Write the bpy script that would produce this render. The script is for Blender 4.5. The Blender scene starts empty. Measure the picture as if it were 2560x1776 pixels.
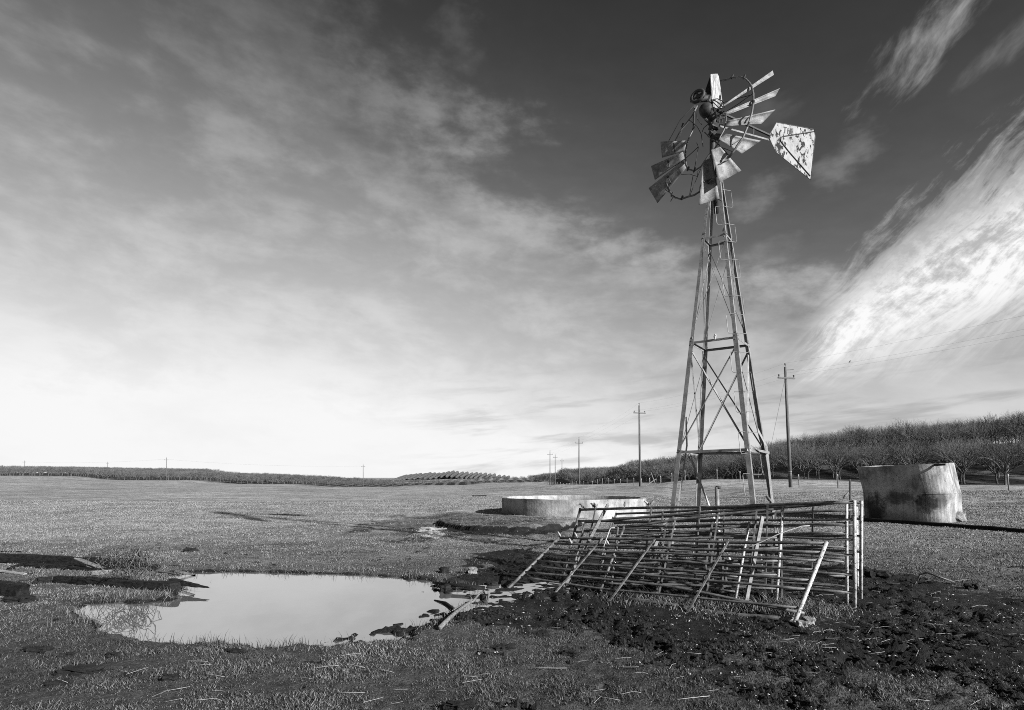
import bpy, math, random
import numpy as np
from mathutils import Vector, Matrix

random.seed(7)
rng = np.random.default_rng(11)
scene = bpy.context.scene
C = scene.collection
RAD = math.radians

# ------------------------------------------------------------------ camera
EYE = 1.7
FPX = 1500.0                     # focal length in pixels of the 2560 px wide photograph
PITCH = 0.5 * math.atan(306 / FPX)
PY0 = 1194 - FPX * math.tan(PITCH)
cam = bpy.data.cameras.new('camera')
cam.sensor_fit = 'HORIZONTAL'
cam.sensor_width = 36.0
cam.lens = FPX / 2560 * 36.0
cam.shift_y = (PY0 - 888) / 2560
cam.clip_start = 0.05
cam.clip_end = 9000
cam_o = bpy.data.objects.new('camera', cam)
C.objects.link(cam_o)
cam_o.location = (0, 0, EYE)
cam_o.rotation_euler = (math.pi / 2 + PITCH, 0, 0)
scene.camera = cam_o

# ------------------------------------------------------------------ sun direction
SUN_EL = RAD(22)
SUN_H = Vector((0.74, -0.67, 0)).normalized()
SUN = Vector((SUN_H.x * math.cos(SUN_EL), SUN_H.y * math.cos(SUN_EL), math.sin(SUN_EL)))

# ------------------------------------------------------------------ exposure (film pushed for contrast) and sky level
EXPO = 1.7
SKY = 2 ** -EXPO

# ------------------------------------------------------------------ world
class S:
    """small expression builder over shader Math nodes"""
    nt = None
    def __init__(s, sock): s.s = sock
    @staticmethod
    def m(op, *a, clamp=False):
        n = S.nt.nodes.new('ShaderNodeMath'); n.operation = op; n.use_clamp = clamp
        for i, v in enumerate(a):
            if isinstance(v, S): S.nt.links.new(v.s, n.inputs[i])
            else: n.inputs[i].default_value = v
        return S(n.outputs[0])
    def __add__(a, b): return S.m('ADD', a, b)
    __radd__ = __add__
    def __sub__(a, b): return S.m('SUBTRACT', a, b)
    def __rsub__(a, b): return S.m('SUBTRACT', b, a)
    def __mul__(a, b): return S.m('MULTIPLY', a, b)
    __rmul__ = __mul__
    def __truediv__(a, b): return S.m('DIVIDE', a, b)
    def __pow__(a, b): return S.m('POWER', a, b)

def sstep(v, a, b):
    n = S.nt.nodes.new('ShaderNodeMapRange'); n.interpolation_type = 'SMOOTHSTEP'
    S.nt.links.new(v.s, n.inputs[0])
    n.inputs[1].default_value = a; n.inputs[2].default_value = b
    n.inputs[3].default_value = 0; n.inputs[4].default_value = 1
    return S(n.outputs[0])

def comb(x, y, z=0.0):
    n = S.nt.nodes.new('ShaderNodeCombineXYZ')
    for i, v in enumerate((x, y, z)):
        if isinstance(v, S): S.nt.links.new(v.s, n.inputs[i])
        else: n.inputs[i].default_value = v
    return n.outputs[0]

def fbm(vec, scale, detail=6, rough=0.55, dist=0.0, lac=2.0):
    n = S.nt.nodes.new('ShaderNodeTexNoise')
    n.inputs['Scale'].default_value = scale; n.inputs['Detail'].default_value = detail
    n.inputs['Roughness'].default_value = rough; n.inputs['Distortion'].default_value = dist
    n.inputs['Lacunarity'].default_value = lac
    S.nt.links.new(vec, n.inputs['Vector'])
    return S(n.outputs[0])

def mixv(a, b, t):          # scalar mix
    return (1.0 - t) * a + t * b if isinstance(t, S) else a

world = bpy.data.worlds.new('World')
scene.world = world
world.use_nodes = True
nt = world.node_tree
S.nt = nt
for n in list(nt.nodes): nt.nodes.remove(n)
out = nt.nodes.new('ShaderNodeOutputWorld')
bg = nt.nodes.new('ShaderNodeBackground')
nt.links.new(bg.outputs[0], out.inputs[0])
sky = nt.nodes.new('ShaderNodeTexSky')
sky.sky_type = 'NISHITA'
sky.sun_disc = False
sky.sun_elevation = SUN_EL
sky.sun_rotation = math.atan2(SUN_H.x, SUN_H.y)
sky.air_density = 1.0; sky.dust_density = 1.0; sky.ozone_density = 1.0
sep = nt.nodes.new('ShaderNodeSeparateColor')
nt.links.new(sky.outputs[0], sep.inputs[0])
red = S(sep.outputs[0])                       # black and white film behind a red filter
tc = nt.nodes.new('ShaderNodeTexCoord')
sx = nt.nodes.new('ShaderNodeSeparateXYZ')
nt.links.new(tc.outputs['Generated'], sx.inputs[0])
dx, dy, dz = (S(o) for o in sx.outputs)
DEG = 57.29578
az = S.m('ARCTAN2', dx, dy) * DEG
el = S.m('ARCSINE', dz) * DEG
zc = S.m('MAXIMUM', dz, 0.0) + 0.30
ep = S.m('MAXIMUM', el, 0.0)
q = comb(dx / zc, dy / zc, 0.0)               # flat cloud layer seen in perspective
base = 0.006 + (red * 0.1) ** 1.5 * 0.76
n_warp = fbm(q, 1.6, 2, 0.5)
qw = comb(dx / zc + (n_warp - 0.5) * 0.25, dy / zc * 1.3 + (n_warp - 0.5) * 0.45, 2.0)
n_big = fbm(q, 1.5, 3, 0.5, 0.0)
n_mid = fbm(comb(az * 0.050 + (n_warp - 0.5) * 0.35, el * 0.100 + az * 0.006, 2.0), 2.0, 7, 0.58, 0.0)
n_fine = fbm(comb(az * 0.050 + (n_warp - 0.5) * 0.5, el * 0.105 + az * 0.006, 7.0), 6.0, 5, 0.60, 0.0)
# haze: thick along the horizon, spreading high on the left
left = 1.0 - sstep(az, -24.0, 30.0)
haze = S.m('EXPONENT', ep * (-1 / 9.0)) * 0.90 + left * 0.66 * S.m('EXPONENT', ep * ep * (-1 / 420.0))
haze = haze * (0.90 + 0.20 * sstep(n_mid * 0.6 + n_fine * 0.4, 0.35, 0.65))
haze = S.m('MINIMUM', haze, 1.0)
# thin broken veil over the left half
line = (40.0 - el) * 1.08 - 12.0 + S.m('MAXIMUM', 27.0 - el, 0.0) * 1.5
side = sstep(line - az + (n_big - 0.5) * 20.0 + (n_mid - 0.5) * 44.0 + (n_fine - 0.5) * 16.0, -3.0, 13.0)
tex = sstep(n_mid * 0.56 + n_big * 0.22 + n_fine * 0.22, 0.43, 0.68)
veil = side * (0.10 + 0.30 * tex) * (1.0 - sstep(el, 18.0, 46.0)) + side * 0.03
# cirrus fan on the right, opening from a tip above the orchard
ca, sa = math.cos(RAD(40)), math.sin(RAD(40))
n_curl = fbm(comb(az * 0.10, el * 0.14, 6.0), 1.0, 2, 0.5)
u = (az - 25.9) * ca + (el - 12.7) * sa
v = (el - 12.7) * ca - (az - 25.9) * sa + (n_curl - 0.5) * 2.5
n_st = fbm(comb(u * 0.10, v * 0.62, 1.7), 1.5, 9, 0.66, 0.08)
n_rp = fbm(comb(u * 0.36, v * 0.42 + u * 0.1, 9.1), 2.6, 8, 0.66, 0.05)
a1 = S.m('MAXIMUM', az - 25.4, 0.0)
e_up = 12.2 + 19.0 * (1.0 - S.m('EXPONENT', a1 * (-1 / 14.0)))
e_lo = 8.4 + 0.25 * (az - 27.0)
tt = (el - e_lo) / (e_up - e_lo)
edge = tt + (n_st - 0.5) * 1.15 + (n_rp - 0.5) * 0.55
fan = (1.0 - sstep(edge, 0.52, 1.06)) * sstep(tt + (n_st - 0.5) * 0.5, -0.28, 0.36) * sstep(az + (n_st - 0.5) * 9.0, 24.0, 30.0) * (1.0 - sstep(az, 62.0, 95.0))
body = sstep(n_st * 0.5 + n_rp * 0.5 + (0.5 - tt) * 0.16, 0.38, 0.62)
cirrus = S.m('MINIMUM', fan * (0.40 + 0.70 * body), 1.0)
soft = sstep(az, 20.0, 32.0) * (1.0 - sstep(az, 62.0, 95.0)) * sstep(el, 1.0, 6.0) * (1.0 - sstep(el - (az - 26.0) * 0.2, 8.5, 13.5)) * 0.30
# separate wisps and puffs
n_fib = fbm(comb(u * 0.15, v * 0.42, 21.0), 1.3, 7, 0.60, 0.15)
n_puff = fbm(comb(az * 0.26, el * 0.46, 33.0), 1.2, 7, 0.56, 0.1)
def wisp(a0, e0, ang, lu, lv, amp, fibre=False):
    c_, s_ = math.cos(RAD(ang)), math.sin(RAD(ang))
    uu = ((az - a0) * c_ + (el - e0) * s_) / lu
    vv = ((el - e0) * c_ - (az - a0) * s_) / lv
    nn = n_fib if fibre else n_puff
    g = S.m('MAXIMUM', 1.0 - (uu * uu + vv * vv), -1.8)
    return sstep(g * 0.46 + (nn - 0.5) * 1.7, 0.0, 0.85) * amp
w = wisp(36.0, 31.7, 27, 6.0, 2.2, 0.62, True) + wisp(41.6, 29.7, 20, 3.8, 1.3, 0.20, True)
w = w + wisp(30.4, 25.6, 25, 3.6, 2.0, 0.20) + wisp(23.4, 24.2, 15, 3.6, 1.8, 0.22) + wisp(23.4, 19.3, 8, 3.8, 1.4, 0.16) + wisp(24.6, 30.6, 10, 3.0, 1.4, 0.08)
w = w + wisp(11.5, 20.8, -4, 7.5, 2.0, 0.42) + wisp(1.5, 23.6, -14, 7.0, 2.4, 0.30) + wisp(-9.0, 26.5, -18, 7.0, 3.0, 0.13) + wisp(-6.5, 36.5, 60, 5.5, 3.4, 0.07)
w = w + wisp(21.5, 11.4, 10, 3.6, 1.6, 0.34) + wisp(12.0, 11.2, 5, 3.0, 1.2, 0.20)
w = S.m('MINIMUM', w, 1.0)
L = mixv(base, S.m('MULTIPLY', 0.96, 1.0), haze)
L = mixv(L, S.m('MULTIPLY', 0.80, 1.0), veil)
L = mixv(L, S.m('MULTIPLY', 0.66, 1.0), w)
L = mixv(L, S.m('MULTIPLY', 0.66, 1.0), soft)
L = mixv(L, S.m('MULTIPLY', 0.97, 1.0), cirrus)
# grey stratus bars low over the horizon
bars = fbm(comb(az * 0.050, el * 0.36 - az * 0.03, 5.0), 1.6, 5, 0.55, 0.2)
bar = sstep(bars, 0.47, 0.66) * (1.0 - sstep(el, 5.0, 12.0)) * sstep(az, -16.0, 0.0)
L = L * (1.0 - 0.30 * bar) * SKY
colr = nt.nodes.new('ShaderNodeCombineColor')
for i in range(3): nt.links.new(L.s, colr.inputs[i])
nt.links.new(colr.outputs[0], bg.inputs[0])
bg.inputs[1].default_value = 1.0

sun = bpy.data.lights.new('sun', 'SUN')
sun.energy = 5.0
sun.angle = RAD(1.0)
sun.color = (1.0, 1.0, 1.0)
sun_o = bpy.data.objects.new('sun', sun)
C.objects.link(sun_o)
sun_o.location = (20, -20, 30)
sun_o.rotation_euler = SUN.to_track_quat('Z', 'Y').to_euler()

vs = scene.view_settings
vs.view_transform = 'Standard'; vs.look = 'None'; vs.exposure = EXPO; vs.gamma = 1.0
vs.use_curve_mapping = False
scene.cycles.use_denoising = False
scene.cycles.pixel_filter_type = 'BLACKMAN_HARRIS'
scene.cycles.filter_width = 0.95
scene.cycles.max_bounces = 5
scene.cycles.diffuse_bounces = 2
scene.cycles.glossy_bounces = 3
scene.cycles.transparent_max_bounces = 4

# ------------------------------------------------------------------ helpers
_cp, _sp = math.cos(PITCH), math.sin(PITCH)
def ray(px, py):
    xc = (px - 1280) / FPX; yc = -(py - PY0) / FPX
    return Vector((xc, _cp - yc * _sp, _sp + yc * _cp))
def P(px, py, Y):
    d = ray(px, py); k = Y / d.y
    return Vector((d.x * k, Y, EYE + d.z * k))
def G(px, py, z=0.0):
    d = ray(px, py); k = (z - EYE) / d.z
    return Vector((d.x * k, d.y * k, z))
def Gxy(pts): return [tuple(G(a, b)[:2]) for a, b in pts]

def tagit(o, label=None, cat=None, group=None, kind=None):
    if label: o['label'] = label
    if cat: o['category'] = cat
    if group: o['group'] = group
    if kind: o['kind'] = kind
    return o
def thing(name, loc, label, cat, group=None):
    o = bpy.data.objects.new(name, None)
    o.empty_display_size = 0.2
    o.location = loc
    C.objects.link(o)
    return tagit(o, label, cat, group)

class MB:
    def __init__(s): s.v = []; s.f = []
    def add(s, vs, fs):
        b = len(s.v); s.v += [tuple(x) for x in vs]; s.f += [tuple(i + b for i in f) for f in fs]
    def tube(s, pts, r, n=8, caps=True):
        pts = [Vector(p) for p in pts]
        if not isinstance(r, (list, tuple)): r = [r] * len(pts)
        rings = []; prev = None
        for i, p in enumerate(pts):
            t = (pts[min(i + 1, len(pts) - 1)] - pts[max(i - 1, 0)]).normalized()
            if prev is None:
                a = Vector((0, 0, 1)) if abs(t.z) < 0.9 else Vector((1, 0, 0))
                x = t.cross(a).normalized()
            else:
                x = (prev - t * prev.dot(t))
                x = x.normalized() if x.length > 1e-6 else t.orthogonal().normalized()
            prev = x; y = t.cross(x)
            rings.append([p + (x * math.cos(2 * math.pi * k / n) + y * math.sin(2 * math.pi * k / n)) * r[i] for k in range(n)])
        vs = [q_ for rg in rings for q_ in rg]; fs = []
        for i in range(len(pts) - 1):
            for k in range(n):
                a = i * n + k; b = i * n + (k + 1) % n
                fs.append((a, b, b + n, a + n))
        if caps:
            fs.append(tuple(range(n - 1, -1, -1))); fs.append(tuple((len(pts) - 1) * n + k for k in range(n)))
        s.add(vs, fs)
    def bar(s, p0, p1, w, t, up=(0, 0, 1), off=(0, 0)):
        """rectangular bar, w across (perpendicular to up), t along up"""
        p0 = Vector(p0); p1 = Vector(p1); d = (p1 - p0).normalized(); up = Vector(up)
        x = d.cross(up)
        if x.length < 1e-4: x = d.orthogonal()
        x.normalize(); y = x.cross(d).normalized()
        vs = []
        for p in (p0, p1):
            for a, b in ((-1, -1), (1, -1), (1, 1), (-1, 1)):
                vs.append(p + x * (a * w / 2 + off[0]) + y * (b * t / 2 + off[1]))
        s.add(vs, [(3, 2, 1, 0), (4, 5, 6, 7), (0, 1, 5, 4), (1, 2, 6, 5), (2, 3, 7, 6), (3, 0, 4, 7)])
    def ell(s, p0, p1, w, t, a, b):
        """angle iron: flanges run from the edge p0-p1 along directions a and b"""
        p0 = Vector(p0); p1 = Vector(p1); a = Vector(a).normalized(); b = Vector(b).normalized()
        if isinstance(w, (tuple, list)): w0, w1 = w
        else: w0 = w1 = w
        vs = []
        for p, ww in ((p0, w0), (p1, w1)):
            vs += [p, p + a * ww, p + a * ww + b * t, p + a * t + b * t, p + b * ww + a * t, p + b * ww]
        fs = [(i, (i + 1) % 6, 6 + (i + 1) % 6, 6 + i) for i in range(6)]
        fs += [(5, 4, 3, 2, 1, 0), (6, 7, 8, 9, 10, 11)]
        s.add(vs, fs)
    def sheet(s, grid, th, nrm=None):
        """grid[i][j] of points given thickness th"""
        R = len(grid); K = len(grid[0]); g = [[Vector(p) for p in r] for r in grid]
        n = nrm or (g[-1][0] - g[0][0]).cross(g[0][-1] - g[0][0]).normalized()
        vs = [p for r in g for p in r] + [p + n * th for r in g for p in r]
        o = R * K; fs = []
        for i in range(R - 1):
            for j in range(K - 1):
                a = i * K + j
                fs.append((a, a + 1, a + K + 1, a + K)); fs.append((o + a + K, o + a + K + 1, o + a + 1, o + a))
        edge = [j for j in range(K)] + [i * K + K - 1 for i in range(1, R)] + [(R - 1) * K + j for j in range(K - 2, -1, -1)] + [i * K for i in range(R - 2, 0, -1)]
        for k in range(len(edge)):
            a, b = edge[k], edge[(k + 1) % len(edge)]
            fs.append((b, a, o + a, o + b))
        s.add(vs, fs)
    def poly(s, pts, th, nrm):
        n = len(pts); pts = [Vector(p) for p in pts]; nrm = Vector(nrm)
        s.add(pts + [p + nrm * th for p in pts], [tuple(range(n)), tuple(range(2 * n - 1, n - 1, -1))] + [((i + 1) % n, i, n + i, n + (i + 1) % n) for i in range(n)])
    def mesh(s, name, smooth=False):
        me = bpy.data.meshes.new(name); me.from_pydata(s.v, [], s.f); me.update()
        if smooth: me.polygons.foreach_set('use_smooth', [True] * len(me.polygons))
        return me
    def build(s, name, mat, parent=None, smooth=False, origin=None):
        """link as one object; vertices are world coordinates, the origin goes to the parent's place (or 'origin')"""
        o_w = Vector((0, 0, 0))
        if parent is not None: o_w = wloc(parent)
        elif origin is not None: o_w = Vector(origin)
        s.v = [tuple(Vector(p) - o_w) for p in s.v]
        o = bpy.data.objects.new(name, s.mesh(name, smooth))
        o.data.materials.append(mat); C.objects.link(o)
        if parent is not None: o.parent = parent
        else: o.location = o_w
        return o
def wloc(o):
    p = Vector(o.location)
    while o.parent: o = o.parent; p = p + Vector(o.location)
    return p

# ---- numpy gradient noise
_perm = np.random.default_rng(3).permutation(4096)
_gang = np.random.default_rng(4).random(4096) * 2 * np.pi
def perlin(x, y, seed=0):
    x = np.asarray(x, float); y = np.asarray(y, float)
    xi = np.floor(x).astype(np.int64); yi = np.floor(y).astype(np.int64)
    xf = x - xi; yf = y - yi
    def gr(ix, iy, fx, fy):
        h = _perm[(_perm[(ix + seed * 131) & 4095] + iy) & 4095]
        a = _gang[h]
        return np.cos(a) * fx + np.sin(a) * fy
    u_ = xf * xf * xf * (xf * (xf * 6 - 15) + 10); v_ = yf * yf * yf * (yf * (yf * 6 - 15) + 10)
    a = gr(xi, yi, xf, yf); b = gr(xi + 1, yi, xf - 1, yf); c = gr(xi, yi + 1, xf, yf - 1); d = gr(xi + 1, yi + 1, xf - 1, yf - 1)
    return 1.5 * ((a * (1 - u_) + b * u_) * (1 - v_) + (c * (1 - u_) + d * u_) * v_)
def pfbm(x, y, seed=0, octv=4, gain=0.5):
    s = 0; a = 1.0; f = 1.0
    for o in range(octv):
        s = s + a * perlin(x * f + 17.3 * o, y * f - 9.1 * o, seed + o); a *= gain; f *= 2.03
    return s
def smooth(x, a, b):
    t = np.clip((x - a) / (b - a), 0, 1); return t * t * (3 - 2 * t)
def sdpoly(x, y, poly):
    """signed distance, positive inside"""
    x = np.asarray(x, float); y = np.asarray(y, float)
    d = np.full(x.shape, 1e18); ins = np.zeros(x.shape, bool)
    n = len(poly)
    for i in range(n):
        ax, ay = poly[i]; bx, by = poly[(i + 1) % n]
        ex, ey = bx - ax, by - ay
        t = np.clip(((x - ax) * ex + (y - ay) * ey) / (ex * ex + ey * ey + 1e-12), 0, 1)
        d = np.minimum(d, (x - ax - t * ex) ** 2 + (y - ay - t * ey) ** 2)
        c = ((ay > y) != (by > y)) & (x < (bx - ax) * (y - ay) / (by - ay + 1e-12) + ax)
        ins ^= c
    d = np.sqrt(d)
    return np.where(ins, d, -d)

# ------------------------------------------------------------------ materials
def mat_new(name):
    m = bpy.data.materials.new(name); m.use_nodes = True
    nt = m.node_tree
    for n in list(nt.nodes): nt.nodes.remove(n)
    o = nt.nodes.new('ShaderNodeOutputMaterial'); b = nt.nodes.new('ShaderNodeBsdfPrincipled')
    nt.links.new(b.outputs[0], o.inputs[0])
    b.inputs['Specular IOR Level'].default_value = 0.3
    S.nt = nt
    return m, nt, b
def setgrey(nt, b, val):
    c = nt.nodes.new('ShaderNodeCombineColor')
    for i in range(3): nt.links.new(val.s, c.inputs[i])
    nt.links.new(c.outputs[0], b.inputs['Base Color'])
def coords(nt, kind='Object', scale=(1, 1, 1)):
    t = nt.nodes.new('ShaderNodeTexCoord'); m = nt.nodes.new('ShaderNodeMapping')
    m.inputs['Scale'].default_value = scale
    nt.links.new(t.outputs[kind], m.inputs[0]); return m.outputs[0]
def bump(nt, b, h, strength, dist):
    n = nt.nodes.new('ShaderNodeBump'); n.inputs['Strength'].default_value = strength; n.inputs['Distance'].default_value = dist
    nt.links.new(h.s, n.inputs['Height']); nt.links.new(n.outputs[0], b.inputs['Normal'])
def attr(nt, name):
    a = nt.nodes.new('ShaderNodeAttribute'); a.attribute_name = name; return S(a.outputs['Fac'])
AF = 0.54
def weathered(name, lo, hi, scale=6, rough=0.75, spots=0.0, spotcol=0.03, spotscale=40, streak=(1, 1, 1), bstr=0.3, bdist=0.01, contrast=(0.35, 0.65), spec=0.3):
    m, nt, b = mat_new(name)
    v = coords(nt, 'Object', streak)
    n1 = fbm(v, scale, 7, 0.6, 0.3); n2 = fbm(v, scale * 7, 5, 0.6)
    lo *= AF; hi *= AF
    t = sstep(n1 * 0.65 + n2 * 0.35, *contrast)
    val = mixv(S.m('ADD', lo, 0.0), S.m('ADD', hi, 0.0), t)
    if spots > 0:
        n3 = fbm(v, spotscale, 4, 0.6); n4 = fbm(v, spotscale * 0.22, 3, 0.5)
        k = sstep(n3 * 0.6 + n4 * 0.4, 0.625 - spots, 0.65 - spots)
        val = mixv(val, S.m('ADD', spotcol, 0.0), k)
    setgrey(nt, b, val)
    b.inputs['Roughness'].default_value = rough
    b.inputs['Specular IOR Level'].default_value = spec
    bump(nt, b, n2 * 0.6 + n1 * 0.4, bstr, bdist)
    return m

M_GALV = weathered('galvanised_iron', 0.10, 0.24, 5, 0.55, 0.0, bstr=0.1, spec=0.5)
M_BLADE = weathered('weathered_blade_sheet', 0.09, 0.26, 6, 0.6, 0.0, 0.03, 16, bstr=0.15, spec=0.15)
M_DARKIRON = weathered('rusted_dark_iron', 0.010, 0.038, 12, 0.65, bstr=0.4, spec=0.22)
M_RIM = weathered('rusted_rim_iron', 0.03, 0.12, 14, 0.6, bstr=0.4, spec=0.4)
M_VANE = weathered('peeling_white_paint', 0.24, 0.40, 4, 0.9, 0.105, 0.02, 17, (1, 1, 0.45), 0.15, contrast=(0.3, 0.6), spec=0.05)
M_LETTER = weathered('faded_dark_lettering', 0.02, 0.10, 30, 0.8)
M_WOODPALE = weathered('sun_bleached_timber', 0.10, 0.50, 5, 0.85, 0.0, streak=(9, 9, 0.7), bstr=0.8, bdist=0.02, contrast=(0.38, 0.60))
M_WOODDARK = weathered('wet_rotten_timber', 0.005, 0.028, 5, 0.7, streak=(1, 6, 6), bstr=0.9, bdist=0.03, spec=0.08)
M_WOODMID = weathered('weathered_board', 0.06, 0.2, 6, 0.8, streak=(1, 6, 6), bstr=0.6, bdist=0.02)
M_WOODLIGHT = weathered('pale_board', 0.2, 0.38, 6, 0.8, streak=(1, 6, 6), bstr=0.5, bdist=0.01)
M_POLE = weathered('creosoted_pole_wood', 0.05, 0.14, 3, 0.85, streak=(6, 6, 0.6), bstr=0.5)
M_RAIL = weathered('rusted_pipe_rail', 0.035, 0.15, 9, 0.6, 0.0, bstr=0.35, bdist=0.006, spec=0.5)
M_STILE = weathered('chipped_white_pipe_paint', 0.32, 0.55, 10, 0.6, 0.09, 0.05, 80, bstr=0.35, bdist=0.006)
M_STILEG = weathered('worn_grey_pipe_paint', 0.035, 0.18, 10, 0.6, 0.06, 0.04, 60, bstr=0.3, bdist=0.005)
M_WIRE = weathered('rusty_wire', 0.03, 0.08, 20, 0.6, bstr=0.0)
M_CABLE = weathered('power_cable', 0.05, 0.08, 20, 0.6, bstr=0.0)
M_INS = weathered('dark_glass_insulator', 0.03, 0.06, 20, 0.3, bstr=0.0, spec=0.5)
M_BARK = weathered('grey_orchard_bark', 0.05, 0.14, 8, 0.9, bstr=0.0)
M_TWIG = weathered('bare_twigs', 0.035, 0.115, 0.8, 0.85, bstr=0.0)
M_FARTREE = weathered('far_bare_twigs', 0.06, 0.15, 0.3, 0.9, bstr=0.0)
M_EVERG = weathered('far_orchard_crowns', 0.04, 0.11, 0.5, 0.9, bstr=0.5, bdist=0.5)
M_POST = weathered('fence_post_wood', 0.1, 0.26, 5, 0.85, streak=(5, 5, 0.7), bstr=0.3)
M_POSTW = weathered('white_topped_post', 0.3, 0.45, 8, 0.7, bstr=0.2)
M_STRAW = weathered('dry_straw', 0.26, 0.45, 14, 0.7, bstr=0.0)
M_CLOD = weathered('dark_clod', 0.006, 0.026, 14, 0.85, bstr=0.8, bdist=0.03, spec=0.12)
M_STONE = weathered('concrete_rubble', 0.05, 0.3, 5, 0.85, 0.05, 0.03, 14, bstr=0.8, bdist=0.02)
M_CHIP = weathered('pale_chip', 0.18, 0.42, 30, 0.6, bstr=0.0)
M_BIRD = weathered('bird_plumage', 0.05, 0.2, 40, 0.8, bstr=0.2)
M_BIRDW = weathered('pale_bird_plumage', 0.28, 0.42, 40, 0.8, bstr=0.2)
M_LEAF = weathered('weed_leaf', 0.06, 0.15, 12, 0.6, bstr=0.1)
M_STICK = weathered('bleached_stick', 0.06, 0.22, 9, 0.85, streak=(1, 5, 5), bstr=0.5)

# blades of grass: shade carried per blade
def grass_mat(name, lo, hi):
    m, nt, b = mat_new(name)
    r = attr(nt, 'rnd')
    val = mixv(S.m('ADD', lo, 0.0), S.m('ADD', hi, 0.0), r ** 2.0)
    setgrey(nt, b, val); b.inputs['Roughness'].default_value = 0.75
    b.inputs['Specular IOR Level'].default_value = 0.25
    return m
M_GRASS = grass_mat('grass_blades', 0.009, 0.14)

# concrete tanks
def concrete(name, lo, hi, dark, zdark, streaks, seed, pit=0.03, blobs=()):
    m, nt, b = mat_new(name)
    t = nt.nodes.new('ShaderNodeTexCoord')
    sxyz = nt.nodes.new('ShaderNodeSeparateXYZ'); nt.links.new(t.outputs['Object'], sxyz.inputs[0])
    ox, oy, oz = (S(o_) for o_ in sxyz.outputs)
    vv = comb(ox + seed, oy, oz)
    st = comb(ox * 1.0 + seed, oy * 1.0, oz * 0.06)
    n1 = fbm(vv, 1.3, 8, 0.62, 0.4); n2 = fbm(st, 5.5, 6, 0.6, 0.1); n3 = fbm(vv, 13, 6, 0.65); n5 = fbm(st, 15, 4, 0.6)
    tt = sstep(n1 * (1 - streaks) + n2 * streaks * 0.6 + n5 * streaks * 0.4, 0.36, 0.64)
    val = mixv(S.m('ADD', lo, 0.0), S.m('ADD', hi, 0.0), tt)
    # damp stains, ragged, where water stood
    k = sstep(n1 * 0.5 + n3 * 0.2 + (zdark - oz) * 0.35 - ox * 0.06, 0.44, 0.60)
    val = mixv(val, val * dark, k)
    for (bx_, bz_, rx_, rz_, am) in blobs:        # patches of black lichen and seepage
        ux = (ox * TAN2[0] + oy * TAN2[1] - bx_) / rx_; uz = (oz - bz_) / rz_
        kk = (1.0 - sstep(ux * ux + uz * uz + (n1 - 0.5) * 2.6 + (n3 - 0.5) * 1.6 + (n2 - 0.5) * 1.2, 0.25, 1.25)) * am
        val = val * (1.0 - kk)
    pits = sstep(fbm(vv, 34, 3, 0.5), 0.66 - pit, 0.70 - pit)
    val = val * (1.0 - 0.75 * pits)
    setgrey(nt, b, val); b.inputs['Roughness'].default_value = 0.9
    bump(nt, b, n3 * 0.6 + n2 * 0.4 - pits * 0.8, 0.9, 0.03)
    return m
M_CONC_A = concrete('stained_tank_concrete', 0.085, 0.23, 0.22, 0.10, 0.25, 3.0, 0.0)
TAN2 = (0.86, -0.51)             # along the tank's front as seen from the pasture
M_CONC_B = concrete('board_marked_tank_concrete', 0.05, 0.22, 0.42, 0.55, 0.38, 8.0, 0.02, ((-1.25, .45, .42, .85, .9), (.30, .72, .40, .42, .8), (-.45, .95, .7, .25, .65), (.85, .75, .16, .5, .5)))

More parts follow.
